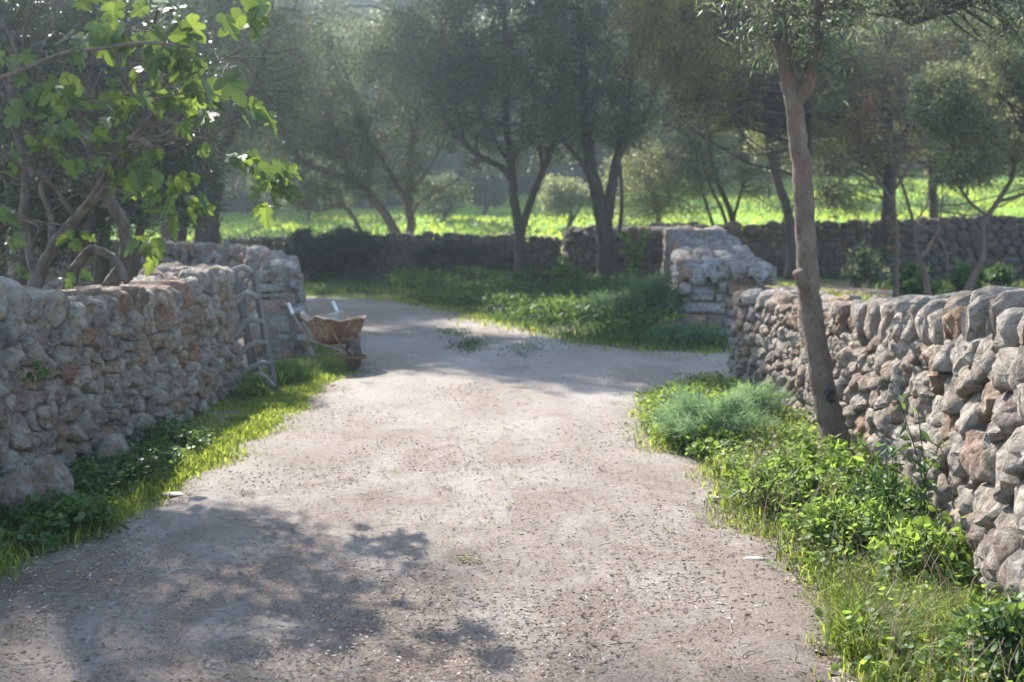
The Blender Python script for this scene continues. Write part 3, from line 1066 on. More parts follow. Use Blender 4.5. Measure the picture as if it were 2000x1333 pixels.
def bush(label, px, py, rx, ry, h, n, r, mat, cat='plant', stems=26, name='leafy_plant', kindl='round', seed=1):
    """a leafy mound: arching stems with leaves along them"""
    R = np.random.default_rng(seed)
    x, y = G(px, py)
    root = empty(name, (x, y, 0), label, cat)
    sm = MB(); lm = MB(); pts = []
    for k in range(stems):
        a = R.uniform(0, 2 * np.pi); q = R.random() ** .5
        bx, by = x + math.cos(a) * rx * q * .5, y + math.sin(a) * ry * q * .5
        tx, ty = x + math.cos(a) * rx * q * 1.1, y + math.sin(a) * ry * q * 1.1
        tz = h * (1 - .55 * q * q) * R.uniform(.7, 1.12)
        path = catmull([(bx, by, -.01), ((bx + tx) / 2, (by + ty) / 2, tz * .62), (tx, ty, tz)], 7)
        tube(sm, path, np.linspace(.005, .002, 7), 4, cap=False)
        f = R.uniform(.15, 1.02, n // stems)
        ii = np.clip((f * 6), 0, 5.999); i0 = ii.astype(int); fr = (ii - i0)[:, None]
        pts.append(path[i0] * (1 - fr) + path[np.minimum(i0 + 1, 6)] * fr + R.normal(size=(len(f), 3)) * np.array([.045, .045, .03]) * (h / .4) ** .5)
    pts = np.concatenate(pts); pts[:, 2] = np.maximum(pts[:, 2], .01)
    if kindl == 'round':
        q_ = len(pts) * 3 // 4
        round_leaves(lm, pts[:q_], r, R, .3)
        leaves(lm, pts[q_:], r * 4, r * .9, R, -.4)
    else: leaves(lm, pts, r * 3, r * 1.1, R, -.2)
    sm.obj('stems', HERB_DK, root)
    tag(lm.obj('foliage', mat, root), kind='stuff')
    return root


bush('big round-leaved bright herb mound left of the leaning trunk base', 1540, 1000, .28, .4, .3, 4200, .016, HERB, seed=2, stems=40)
bush('yellow-green herb mound directly around the leaning trunk base', 1610, 955, .32, .45, .28, 3800, .016, HERB, seed=3, stems=36)
bush('mixed leafy herb mound in front of the leaning trunk, spilling onto the lane', 1660, 1075, .34, .36, .26, 3600, .0145, HERB, seed=4, stems=40)
bush('darker herb mound between the leaning trunk and the right wall', 1745, 1040, .26, .4, .3, 2600, .016, HERB_DK, seed=5, stems=32)
bush('bramble with round lime leaves against the large stones of right wall', 1800, 1150, .22, .28, .36, 900, .024, HERB, seed=6, stems=30, name='bramble')
bush('dark green weed clump in the bottom corner by the right wall', 1985, 1330, .2, .25, .3, 1800, .017, HERB_DK, seed=7, stems=26)
bush('bright low herb mound beyond the pale fennel at the end of right wall', 1400, 790, .5, .5, .14, 2200, .024, HERB, seed=8, stems=36)
bush('low green herbs under the pale fennel plant', 1370, 880, .26, .4, .18, 1900, .022, HERB, seed=9, stems=36)
bush('shadowed herb clump in front of the boulder by left wall', 110, 1050, .3, .3, .2, 1600, .02, HERB_DK, seed=10, stems=36)
bush('green fern-like sprig rooted high in the left wall face', 30, 925, .05, .08, .1, 30, .02, HERB_DK, seed=12, stems=6, name='wall_sprig')
bpy.data.objects['wall_sprig'].location = (-2.72, 6.75, .78)
bush('small fresh shoots at the foot of the wooden gate', 490, 778, .16, .2, .22, 420, .022, HERB, seed=13, stems=14, kindl='leaf')

# sprig growing out of the right wall, and thin weeds before it
def weed(label, px, py, h, seed, mat=HERB_DK, n=70, name='tall_weed', lw=.05, y=None):
    R = np.random.default_rng(seed)
    if y is None: x, y = G(px, py)
    else: x = (px - 1000) * y / F
    root = empty(name, (x, y, 0), label, 'weed')
    sm = MB(); lm = MB()
    for s in range(3):
        a = R.uniform(0, 6.28)
        top = (x + math.cos(a) * h * .18, y + math.sin(a) * h * .18, h * R.uniform(.75, 1.05))
        path = catmull([(x, y, 0), (x + R.uniform(-.02, .02), y, h * .5), top], 9)
        tube(sm, path, np.linspace(.006, .002, 9), 5, cap=False)
        i = R.integers(1, 9, n // 3)
        leaves(lm, path[i] + R.normal(size=(len(i), 3)) * .012, lw * 1.7, lw * .55, R, .1)
    sm.obj('stem', mat, root)
    tag(lm.obj('foliage', mat, root), kind='stuff')


weed('tall dark mint-like weed standing before the right wall, tip at mid height', 1800, 1080, .72, 31)
weed('shorter spindly weed beside the bramble at the right wall', 1735, 1070, .5, 32, n=90)
weed('upright weed with pale leaves just behind leaning trunk base', 1700, 975, .42, 33, HERB)


def fennel(label, px, py, h, spread, mat, seed, stems=16, threads=340, tl=.12, lean=(0, 0)):
    R = np.random.default_rng(seed)
    x, y = G(px, py)
    root = empty('fennel_plant', (x, y, 0), label, 'fennel')
    sm = MB(); lm = MB()
    for k in range(stems):
        a = R.uniform(0, 2 * np.pi); q = R.uniform(.35, 1)
        tip = (x + math.cos(a) * spread * q + lean[0] * h, y + math.sin(a) * spread * q + lean[1] * h, h * R.uniform(.55, 1.05) * (1.15 - .4 * q))
        mid = (x + math.cos(a) * spread * q * .35, y + math.sin(a) * spread * q * .35, tip[2] * .75)
        path = catmull([(x, y, 0), mid, tip], 12)
        tube(sm, path, np.linspace(.008, .002, 12), 5, cap=False)
        f = R.uniform(3, 11, threads); i0 = f.astype(int); fr = (f - i0)[:, None]
        i1 = np.minimum(i0 + 1, 11)
        base = path[i0] * (1 - fr) + path[i1] * fr
        D = unit(path[i1] - path[i0]) * .9 + R.normal(size=(threads, 3)) * .75
        D = unit(D)
        ln = (tl * R.uniform(.5, 1.2, threads))[:, None]
        base = base + R.normal(size=(threads, 3)) * tl * .3
        s = unit(np.cross(D, R.normal(size=(threads, 3)))) * .0022 * (y / 8)
        V = np.stack([base - s, base + s, base + D * ln], 1).reshape(-1, 3)
        lm.add(V, [np.arange(threads * 3).reshape(-1, 3)])
    sm.obj('stems', mat, root)
    tag(lm.obj('fronds', mat, root), kind='stuff')


fennel('pale blue-green feathery fennel sprawling over the sunlit right verge', 1390, 868, .4, .5, L_FENNEL, 41, 22, 420, .12)
fennel('smaller pale fennel frond nearer the end of right wall', 1470, 825, .3, .35, L_FENNEL, 42, 12, 300, .1)
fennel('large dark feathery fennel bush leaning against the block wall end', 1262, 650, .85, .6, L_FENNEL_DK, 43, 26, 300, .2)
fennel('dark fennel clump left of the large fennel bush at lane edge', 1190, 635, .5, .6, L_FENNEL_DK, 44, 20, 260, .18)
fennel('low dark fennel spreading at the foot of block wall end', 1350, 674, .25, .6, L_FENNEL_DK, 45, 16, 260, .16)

# growth along the back of the lane
FV = GP([(560, 566), (590, 580), (700, 578), (800, 588), (900, 606), (960, 626), (1060, 652), (1180, 676), (1300, 688), (1440, 692), (1440, 668), (1330, 650), (1320, 600), (1250, 566), (1100, 556), (900, 552), (600, 551)])
mb = MB()
P = scatter(FV, 26000, R1, .25, .9)
blades(mb, z3(P), .06 + .15 * R1.random(len(P)), .02, R1, .5, .7)
tag(mb.obj('far_verge_grass', HERB_DK), 'long green grass bank between the back of the lane and dark walls', 'grass', kind='stuff')  # darker herb colour dims this grass as if shaded
mb = MB()
FV2 = GP([(760, 575), (800, 586), (900, 602), (960, 620), (1060, 645), (1180, 668), (1330, 668), (1325, 620), (1250, 570), (1100, 560), (900, 556), (760, 553)])
P = scatter(FV2, 16000, R1, .45, 1.1)
f = np.array([noise.noise(Vector((x * .9, y * .6, 3.3))) for x, y in P])
leaves(mb, np.column_stack([P, .05 + (.25 + .25 * np.clip(f + .3, 0, 1)) * R1.random(len(P))]), .12, .045, R1, -.3)
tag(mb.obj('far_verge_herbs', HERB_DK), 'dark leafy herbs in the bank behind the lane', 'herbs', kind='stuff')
bush('bright yellow-green shrublet catching sun between the two big olive trunks', 1105, 575, .4, .4, .75, 900, .06, HERB, seed=51, stems=24, name='leafy_shrub')
bush('dark low shrub at the base of the forked olive trunk', 1050, 585, .6, .5, .6, 1600, .06, HERB_DK, seed=52, stems=30, name='leafy_shrub')
weed('tall thistle with yellow tips in front of the brown wall end', 1240, 590, 1.45, 53, HERB, 150, lw=.13)
bush('bank of dark herbs at the left foot of the central dark wall', 900, 570, 1.4, .6, .5, 2200, .06, HERB_DK, seed=54, stems=50)

# three little clumps growing in the lane
for i, (px, py, l) in enumerate(((925, 676, 'grass clump growing in the middle of the shaded lane, nearer the wheelbarrow'), (1028, 684, 'grass clump growing in the shaded lane, nearer the right verge'),
                                 (880, 652, 'thin scattered grass clump in the shaded lane, farthest of three'))):
    mb = MB()
    c = G(px, py)
    P = np.array(c) + R1.normal(size=(620 if i < 2 else 260, 2)) * np.array([.15, .45])
    blades(mb, z3(P), .055, .012, R1, .6, .8)
    tag(mb.obj('grass_clump', HERB_DK), l, 'grass', 'grass clumps growing in the lane', kind='stuff')

# enclosure grass behind the right wall
mb = MB()
EV = [(3.4, 9), (3.3, 14.5), (4.6, 17), (4.6, 22), (5.5, 27), (7, 31), (18, 31), (12, 18), (7, 9)]
P = scatter(EV, 20000, R1, .45, 1.6)
blades(mb, z3(P), .1 + .08 * R1.random(len(P)), .022, R1, .5, .8)
tag(mb.obj('enclosure_grass', GRASS), 'sunlit grass in the enclosure behind the right wall', 'grass', kind='stuff')
for i, (px, py, h, n, l) in enumerate(((1785, 590, .75, 260, 'low leafy plant behind the right wall between the thin saplings'), (1900, 580, .7, 300, 'leafy plant behind the right wall left of the curved olive stem'),
                                 (1955, 560, .5, 240, 'leafy plant at far right in front of the dark wall'), (1690, 560, 1.0, 240, 'pale ivy-like shrub left of the dark straight trunk'))):
    bush(l, px, py, .5, .4, h, n * 3, .06, HERB_DK if i != 3 else L_SAGE, seed=60 + i, stems=16, name='leafy_shrub')

# the field: tussocky grass beyond the dark walls
mb = MB()
FP = [(-13, 34), (-19, 53), (36, 86), (24, 35)]
P = scatter(FP, 42000, R1, .2, 4)
Z = np.array([terrain_z(x, y) for x, y in P])
blades(mb, np.column_stack([P, Z - .02]), .22, .085, R1, .5, .7)
tag(mb.obj('meadow_grass', MEADOW), 'bright sunlit meadow grass beyond the dark stone walls', 'grass', kind='stuff')
mb = MB()
for k in range(34):
    y = R1.uniform(38, 66); x = R1.uniform(-.24, .42) * y
    n = 260
    p = np.column_stack([R1.normal(x, .7, n), R1.normal(y, .6, n)])
    z = np.array([terrain_z(a, b) for a, b in p])
    leaves(mb, np.column_stack([p, z + .3 * R1.random(n)]), .3, .09, R1, -.5)
tag(mb.obj('meadow_weeds', HERB_DK), 'darker green weed patches scattered in the sunlit meadow', 'weeds', kind='stuff')


# ------------------------------------------------------------------ trees
def limb_path(pts, n=None, wob=.02, rng=None):
    p = catmull(pts, n or max(6, len(pts) * 6))
    rng = rng or RNG
    j = rng.normal(size=p.shape) * wob
    j[0] = 0; j[-1] = 0
    return p + j


def tree(name, label, cat, stems, blobs, leafmat, bark, leaf=(.06, .016), seed=0, droop=.15, group=None, twig_r=.02, leaf_mode='leaf', base=None, crown_kind=True):
    """stems: list of (pts, r0, r1); blobs: (centre, radii, clusters, leaves per cluster, cluster size)"""
    R = np.random.default_rng(seed + 100)
    if 11 <= seed <= 19:
        stems = [(p_, a_ * .74, b_ * .7) for p_, a_, b_ in stems]
        nb = []
        for (c, rr, ncl, per, cs) in blobs:
            nb.append((c, (rr[0] * 1.25, rr[1] * 1.25, rr[2] * 1.12), int(ncl * 1.6), int(per * .5), cs * .82))
            if per > 90 and ncl > 20:
                nb.append(((c[0], c[1], c[2] - rr[2] * 1.15), (rr[0] * 1.2, rr[1], rr[2] * .5), int(ncl * .45), 34, .26))
        blobs = nb
    b = base or stems[0][0][0]
    root = empty(name, tuple(b), label, cat, group)
    skel = []; skr = []
    for i, (pts, r0, r1) in enumerate(stems):
        path = limb_path([tuple(p) for p in pts], None, min(r0 * .05, .01), R)
        n = len(path)
        t = np.linspace(0, 1, n)
        rad = r0 * (1 - t) + r1 * t
        if i == 0: rad = rad * (1 + .55 * np.exp(-t * 12))
        mb = MB()
        tube(mb, path, rad, 12 if r0 > .08 else 8, .07)
        mb.obj('trunk' if i == 0 else 'limb', bark, root)
        skel.append(path[n // 4:]); skr.append(rad[n // 4:])
    skel = np.concatenate(skel); skr = np.concatenate(skr)
    tw = MB(); lf = MB()
    for (c, rr, ncl, per, cs) in blobs:
        c = np.array(tuple(c)); rr = np.array(rr, dtype=float)
        for k in range(ncl):
            d = R.normal(size=3); d /= np.linalg.norm(d)
            p = c + d * rr * R.random() ** .4
            dist = np.linalg.norm(skel - p, axis=1) + .5 * np.maximum(0, skel[:, 2] - p[:, None][2] if False else skel[:, 2] - p[2])
            j = int(np.argmin(dist + R.random(len(skel)) * .6))
            s = skel[j]
            ln = np.linalg.norm(p - s)
            m1 = s * .6 + p * .4 + R.normal(size=3) * ln * .12 + np.array([0, 0, ln * .08])
            path = catmull([s, m1, p, p + (p - m1) * .25 + np.array([0, 0, -.1 * droop * ln])], 8)
            path[1:-1] += R.normal(size=(6, 3)) * ln * .015
            r0 = min(skr[j] * .6, twig_r * (.5 + .35 * ln))
            tube(tw, path, np.linspace(r0, .004, 8), 4, cap=False)
            # fine side twigs
            for q in range(2):
                u = path[R.integers(3, 8)]
                e = p + R.normal(size=3) * cs * .9
                tube(tw, np.array([u, (u + e) / 2 + R.normal(size=3) * .05, e]), np.array([.006, .004, .002]) * (1 + r0 * 30) * .8, 3, cap=False)
            C = p + R.normal(size=(per, 3)) * cs * np.array([.55, .55, .45])
            k2 = per // 5
            C[:k2] = path[R.integers(4, 8, k2)] + R.normal(size=(k2, 3)) * cs * .25
            if leaf_mode == 'leaf':
                leaves(lf, C, leaf[0], leaf[1], R, droop, dirs=np.tile((p - s) / (ln + 1e-6) * .5, (per, 1)))
            elif leaf_mode == 'round':
                round_leaves(lf, C, leaf[0], R, .2)
    if tw.n: tag(tw.obj('twigs', bark, root), kind='stuff')
    if lf.n: tag(lf.obj('crown', leafmat, root), kind='stuff')
    return root


def Wt(px, py, Y):
    return tuple(W(px, py, Y))


# the leaning tree at the right verge
near_tree = tree('leaning_tree', 'slim leaning tree with tan bark and fork, growing from the right verge', 'tree',
                 [([(G(1640, 925)[0], 7.9, -.03), Wt(1630, 850, 7.93), Wt(1612, 780, 7.95), Wt(1592, 660, 8), Wt(1578, 540, 8.05), Wt(1571, 400, 8.1), Wt(1562, 290, 8.1), Wt(1548, 190, 8.1), Wt(1530, 110, 8.1), Wt(1517, 0, 8.15), Wt(1500, -160, 8.3), Wt(1450, -340, 8.6)], .088, .045),
                  ([Wt(1552, 205, 8.1), Wt(1580, 160, 8.05), Wt(1590, 90, 8.0), Wt(1592, 0, 7.95), Wt(1620, -150, 7.8), Wt(1690, -320, 7.5)], .055, .03)],
                 [(Wt(1600, -160, 8), (1.3, 1.1, .55), 60, 60, .25), (Wt(1480, 40, 8.2), (.35, .5, .28), 16, 42, .16), (Wt(1590, 50, 7.9), (.3, .4, .35), 14, 40, .15), (Wt(1640, 30, 8.0), (.3, .3, .2), 6, 40, .15)],
                 L_OLIVE, BARK_SMOOTH, (.075, .017), 1, .5, twig_r=.012)
# sawn branch stub and knot
mb = MB()
tube(mb, catmull([Wt(1600, 640, 7.99), Wt(1583, 590, 7.97), Wt(1558, 530, 7.9)], 8), np.linspace(.04, .036, 8), 10, .12)
stub = mb.obj('branch_stub', BARK_SMOOTH, near_tree)
mb = MB()
kc = W(1624, 772, 7.845)
for (rr, off) in ((.042, 0),):
    a = np.linspace(0, 2 * np.pi, 12, endpoint=False)
    V = []
    for (s, w) in ((1.25, -.045), (1.0, -.012), (.7, .004), (.35, -.015)):
        for t in a:
            V.append((kc.x + math.cos(t) * rr * s * (.7 + .15 * math.sin(2 * t + 1)), kc.y - w, kc.z + math.sin(t) * rr * s * 1.35))
    idx = np.arange(48).reshape(4, 12)
    aa = idx[:-1]; b = np.roll(idx, -1, 1)[:-1]; cc = np.roll(idx, -1, 1)[1:]; d = idx[1:]
    mb.add(V, [np.stack([aa, b, cc, d], -1).reshape(-1, 4), idx[-1][None, :]])
mb.obj('knot', BARK_DARK, near_tree)

# fig tree: trunk and limbs
FY = 8.8
fig_stems = [
    ([Wt(62, 620, FY), Wt(70, 560, FY), Wt(105, 480, FY), Wt(150, 425, FY), Wt(195, 378, 8.7), Wt(232, 330, 8.6), Wt(236, 280, 8.5), Wt(270, 272, 8.4), Wt(300, 290, 8.3)], 0.05202, 0.01714),
    ([Wt(120, 620, 9.0), Wt(135, 550, 9.0), Wt(165, 500, 9.0), Wt(185, 488, 8.95), Wt(225, 510, 8.9), Wt(248, 552, 8.85)], 0.0459, 0.02754),
    ([Wt(190, 620, 9.3), Wt(215, 560, 9.3), Wt(245, 510, 9.3), Wt(240, 440, 9.3), Wt(215, 390, 9.3), Wt(180, 300, 9.3), Wt(150, 180, 9.3)], 0.06732, 0.03672),
    ([Wt(75, 560, FY), Wt(60, 500, 8.9), Wt(45, 430, 8.9), Wt(50, 330, 9.0), Wt(20, 200, 9.1), Wt(30, 60, 9.2)], 0.0432, 0.0216),
    ([Wt(100, 490, FY), Wt(98, 420, 8.9), Wt(80, 370, 8.9), Wt(95, 330, 9)], 0.0288, 0.0144),
    ([Wt(-60, 160, 8.3), Wt(0, 152, 8.2), Wt(60, 130, 8.1), Wt(130, 102, 8.0), Wt(200, 95, 7.9), Wt(290, 84, 7.8), Wt(370, 92, 7.8)], 0.0216, 0.00864),
    ([Wt(150, 430, 8.8), Wt(240, 290, 8.5), Wt(310, 215, 8.3), Wt(330, 150, 8.2), Wt(300, 60, 8.1), Wt(330, -40, 8.0)], 0.0216, 0.01008),
    ([Wt(236, 300, 8.5), Wt(300, 278, 8.4), Wt(400, 272, 8.3), Wt(430, 300, 8.25), Wt(500, 330, 8.2), Wt(545, 350, 8.2)], 0.01296, 0.00504),
    ([Wt(410, 270, 8.3), Wt(440, 248, 8.3), Wt(500, 224, 8.3)], 0.00576, 0.0036),
    ([Wt(235, 105, 8.0), Wt(300, 130, 8.0), Wt(360, 150, 8.0), Wt(440, 115, 8.0), Wt(560, 112, 8.0)], 0.01008, 0.0036),
    ([Wt(440, 115, 8.0), Wt(500, 80, 8.0), Wt(560, 40, 8.0)], 0.00576, 0.00288),
    ([Wt(470, 112, 8.0), Wt(500, 150, 8.0), Wt(515, 180, 8.05), Wt(550, 220, 8.1)], 0.00504, 0.00288),
    ([Wt(150, 430, 8.8), Wt(90, 350, 8.7), Wt(30, 320, 8.6), Wt(-30, 260, 8.5)], 0.02016, 0.00864),
    ([Wt(0, 400, 8.7), Wt(60, 430, 8.7), Wt(120, 440, 8.7)], 0.0144, 0.0072),
    ([Wt(200, 380, 8.7), Wt(150, 330, 8.6), Wt(60, 260, 8.5), Wt(0, 180, 8.4)], 0.0144, 0.0072),
    ([Wt(232, 330, 8.6), Wt(200, 360, 8.5), Wt(260, 380, 8.4), Wt(330, 420, 8.3), Wt(380, 405, 8.3)], 0.00864, 0.00432),
    ([Wt(200, 60, 8.2), Wt(260, 185, 8.1), Wt(320, 190, 8.1), Wt(400, 180, 8.0), Wt(490, 215, 8.0)], 0.00864, 0.0036),
    ([Wt(0, 30, 8.4), Wt(60, 140, 8.3), Wt(200, 200, 8.2), Wt(290, 130, 8.1)], 0.01008, 0.00504),
    ([Wt(0, 445, 8.5), Wt(40, 432, 8.5), Wt(75, 445, 8.5), Wt(60, 480, 8.5)], 0.01152, 0.00864),
]
fig = tree('fig_tree', 'pale-barked fig tree with large lobed backlit leaves reaching over the left wall', 'tree', fig_stems,
           [(Wt(120, 180, 9.0), (1.0, .6, .9), 90, 0, .3), (Wt(330, 200, 8.8), (.5, .5, .6), 40, 0, .25)], L_FIG, BARK_PALE, seed=5, twig_r=.008)


def fig_leaf_mesh(seed):
    """three to five blunt lobes, cupped along the midrib, with a stalk"""
    R = np.random.default_rng(seed)
    half = [(0, -.02), (.10, -.10), (.24, -.06), (.36, .08), (.40, .22), (.33, .30), (.20, .30), (.30, .42), (.38, .58), (.33, .70), (.22, .70), (.13, .56), (.16, .74), (.15, .92), (.08, 1.04), (0, 1.1)]
    ang = R.uniform(.85, 1.15)
    V = []; F_ = []
    for s in (1, -1):
        n0 = len(V)
        sk = R.uniform(.9, 1.1)
        V.append((0, .3, 0))
        for (x, y) in half:
            x2, y2 = x * sk * 1.1, y * ang
            z = .22 * x2 - .16 * (y2 - .4) ** 2 - .28 * x2 * x2 + .02 * math.sin(x2 * 30 + seed)
            V.append((s * x2, y2, z))
        for k in range(1, len(half)):
            F_.append((n0, n0 + k, n0 + k + 1) if s > 0 else (n0, n0 + k + 1, n0 + k))
    n0 = len(V)
    V += [(-.012, -.02, 0), (.012, -.02, 0), (.008, -.4, .09), (-.008, -.4, .09)]
    me = bpy.data.meshes.new('leaf')
    me.from_pydata(V, [], F_ + [(n0, n0 + 1, n0 + 2, n0 + 3)])
    me.update()
    for p in me.polygons: p.use_smooth = True
    me.materials.append(L_FIG)
    return me


FL = [fig_leaf_mesh(s) for s in range(6)]
fig_clusters = [(300, 20, 9, 55, .2, 8.0), (330, 70, 7, 40, .2, 7.9), (300, 110, 6, 40, .2, 7.9), (280, 60, 4, 30, .22, 8), (190, 25, 7, 40, .2, 8.1), (210, 60, 4, 20, .2, 8.1), (480, 20, 6, 32, .21, 7.8), (490, 45, 3, 15, .2, 7.8),
                (405, 150, 7, 34, .22, 7.9), (415, 200, 4, 24, .2, 7.9), (375, 120, 3, 20, .16, 7.9), (335, 110, 3, 15, .18, 7.9), (110, 175, 8, 34, .2, 8.2), (60, 110, 6, 36, .18, 8.3), (150, 90, 5, 24, .18, 8.2), (40, 190, 5, 30, .17, 8.3),
                (360, 240, 5, 20, .13, 8.2), (70, 258, 7, 26, .13, 8.6), (105, 285, 5, 16, .12, 8.6), (215, 180, 6, 30, .16, 8.3), (290, 150, 5, 30, .16, 8.2), (240, 215, 6, 30, .15, 8.3), (335, 190, 5, 24, .15, 8.2), (400, 290, 4, 14, .1, 8.2),
                (300, 310, 8, 32, .13, 8.3), (340, 340, 8, 34, .14, 8.3), (270, 350, 7, 26, .13, 8.4), (235, 370, 6, 26, .13, 8.4), (365, 385, 7, 26, .13, 8.3), (330, 420, 5, 18, .13, 8.3), (340, 450, 3, 10, .12, 8.3), (280, 485, 7, 20, .13, 8.4), (390, 402, 3, 12, .1, 8.3),
                (508, 215, 8, 16, .12, 8.2), (525, 240, 3, 10, .12, 8.2), (460, 310, 6, 12, .13, 8.2), (500, 320, 7, 18, .13, 8.2), (535, 330, 8, 18, .14, 8.2), (540, 370, 7, 14, .15, 8.2), (520, 395, 3, 8, .13, 8.2), (555, 340, 3, 8, .12, 8.2),
                (20, 420, 4, 20, .12, 8.5), (10, 470, 5, 24, .12, 8.5), (150, 538, 2, 6, .13, 8.6), (40, 520, 3, 16, .1, 8.7), (140, 470, 4, 20, .11, 8.7), (170, 250, 6, 34, .14, 8.4), (215, 300, 5, 24, .13, 8.4), (465, 88, 1, 2, .08, 8.0),
                (120, 240, 4, 20, .14, 8.5), (30, 330, 4, 24, .13, 8.6), (165, 330, 5, 26, .13, 8.5)]
RF = np.random.default_rng(3)
inv = parent_inv(fig)
tot = 0
for (px, py, n, spread, size, Y) in fig_clusters:
    for k in range(n):
        if tot >= 298: break
        p = W(px + RF.normal() * spread * .75, py + RF.normal() * spread * .6, Y + RF.normal() * .12)
        o = bpy.data.objects.new('leaf', FL[int(RF.integers(0, 6))])
        COL.objects.link(o)
        tipd = Vector((RF.normal() * .7 + .15, RF.normal() * .6 - .1, -.75 + RF.normal() * .45)).normalized()
        nrm = Vector((RF.normal() * .8, RF.normal() * .9 - .2, .55 + RF.normal() * .5))
        nrm = (nrm - tipd * nrm.dot(tipd)).normalized()
        xx = tipd.cross(nrm)
        s = size * RF.uniform(.7, 1.15)
        M = Matrix(((xx.x, tipd.x, nrm.x, p.x), (xx.y, tipd.y, nrm.y, p.y), (xx.z, tipd.z, nrm.z, p.z), (0, 0, 0, 1))) @ Matrix.Scale(s, 4)
        o.parent = fig
        o.matrix_parent_inverse = inv
        o.matrix_basis = M
        tot += 1

tree('tall_shade_tree', 'tall tree left of the lane, its loose crown high above the view', 'tree',
     [([(-9.5, 16.5, 0), (-9.2, 16.2, 4.0), (-8.2, 15.4, 7.0), (-7.0, 14.6, 8.8)], .24, .08), ([(-8.6, 15.7, 6.0), (-6.6, 14.2, 8.4), (-5.0, 13.2, 9.4)], .1, .03)],
     [((-7.4, 14.4, 9.2), (2.4, 2.2, 1.0), 46, 90, .42), ((-5.2, 13.4, 9.6), (1.7, 1.6, .6), 16, 80, .4)], L_OLIVE, BARK_DARK, (.12, .045), 49)
tree('shade_tree', 'broad tree behind the left wall whose crown shades the near lane from above', 'tree',
     [([(-6.2, 12.6, 0), (-6.1, 12.6, 2.0), (-5.6, 12.2, 3.6), (-4.9, 11.0, 4.6), (-4.2, 9.6, 4.8), (-3.4, 8.0, 4.5)], .16, .06), ([(-5.8, 12.3, 3.0), (-6.0, 10.4, 4.2), (-5.6, 9.0, 4.6)], .09, .04)],
     [((-5.2, 10.6, 4.5), (1.4, 1.6, .35), 26, 110, .3), ((-3.6, 7.9, 4.1), (.7, .8, .22), 6, 50, .24), ((-6.2, 8.6, 4.6), (1.2, 1.4, .35), 12, 90, .3)], L_FIG, BARK_PALE, (.12, .07), 29)

# olives and other trees, measured
LO = (.11, .036)
# olive stems behind the central dark wall
tree('olive_tree', 'multi-stemmed olive sprawling left from behind the central dark wall', 'tree',
     [([Wt(775, 478, 33.4), Wt(765, 440, 33.5), Wt(730, 390, 33.5), Wt(690, 355, 33.6), Wt(640, 335, 33.7), Wt(600, 322, 33.8), Wt(560, 270, 34), Wt(530, 190, 34)], .2, .06),
      ([Wt(790, 478, 33.4), Wt(803, 440, 33.5), Wt(796, 390, 33.5), Wt(800, 300, 33.5), Wt(815, 220, 33.5), Wt(820, 100, 33.6)], .2, .07),
      ([Wt(803, 450, 33.4), Wt(815, 400, 33.4), Wt(860, 370, 33.3), Wt(900, 345, 33.2)], .06, .03),
      ([Wt(796, 400, 33.4), Wt(770, 350, 33.3), Wt(740, 300, 33.2), Wt(700, 230, 33)], .1, .04),
      ([Wt(712, 470, 33.6), Wt(690, 425, 33.6), Wt(665, 402, 33.6), Wt(620, 412, 33.6), Wt(590, 400, 33.6)], .1, .03),
      ([Wt(690, 355, 33.6), Wt(660, 280, 33.6), Wt(640, 200, 33.5)], .08, .03),
      ([Wt(798, 380, 33.5), Wt(850, 310, 33.4), Wt(880, 240, 33.3)], .08, .03)],
     [(Wt(680, 120, 33.5), (2.6, 2.2, 1.7), 110, 240, .5), (Wt(590, 250, 33.6), (1.8, 1.5, 1.5), 90, 150, .4), (Wt(620, 370, 33.8), (1.6, .9, .4), 40, 70, .28), (Wt(840, 130, 33), (1.5, 2, 1.7), 60, 220, .45), (Wt(720, 300, 33.2), (1.9, 1, .9), 70, 110, .36), (Wt(840, 370, 33.4), (.9, .8, .5), 24, 60, .3)],
     L_OLIVE, BARK, LO, 11)
tree('olive_tree', 'forked olive with a long left limb, standing before the low gap of the central wall', 'tree',
     [([Wt(1017, 566, 30.3), Wt(1017, 500, 30.3), Wt(1012, 440, 30.3), Wt(1003, 380, 30.3), Wt(1000, 330, 30.3), Wt(988, 220, 30.3), Wt(990, 100, 30.3), Wt(975, -60, 30)], .2, .1),
      ([Wt(1017, 460, 30.3), Wt(1034, 400, 30.2), Wt(1058, 340, 30.1), Wt(1085, 260, 30), Wt(1095, 150, 30), Wt(1100, 0, 29.8)], .15, .07),
      ([Wt(1000, 350, 30.3), Wt(975, 325, 30.2), Wt(930, 300, 30.1), Wt(885, 255, 30), Wt(860, 200, 29.9), Wt(850, 150, 29.8)], .12, .05),
      ([Wt(905, 275, 30), Wt(890, 200, 29.8), Wt(880, 120, 29.6)], .06, .03),
      ([Wt(1000, 330, 30.3), Wt(960, 260, 30.4), Wt(930, 200, 30.5), Wt(925, 100, 30.5)], .07, .04),
      ([Wt(1060, 335, 30.1), Wt(1050, 250, 30.4), Wt(1040, 150, 30.5)], .07, .04)],
     [(Wt(960, 80, 30.2), (2.4, 2.4, 1.6), 120, 240, .45), (Wt(900, 180, 29.8), (1.1, 1, .9), 40, 170, .4), (Wt(1050, 180, 30.2), (1.1, 1.2, 1.1), 36, 120, .4), (Wt(1000, 290, 30.8), (1.3, 1, .6), 34, 90, .3), (Wt(1000, -160, 29), (3, 3, 1.6), 60, 240, .6)],
     L_OLIVE, BARK_DARK, LO, 12)
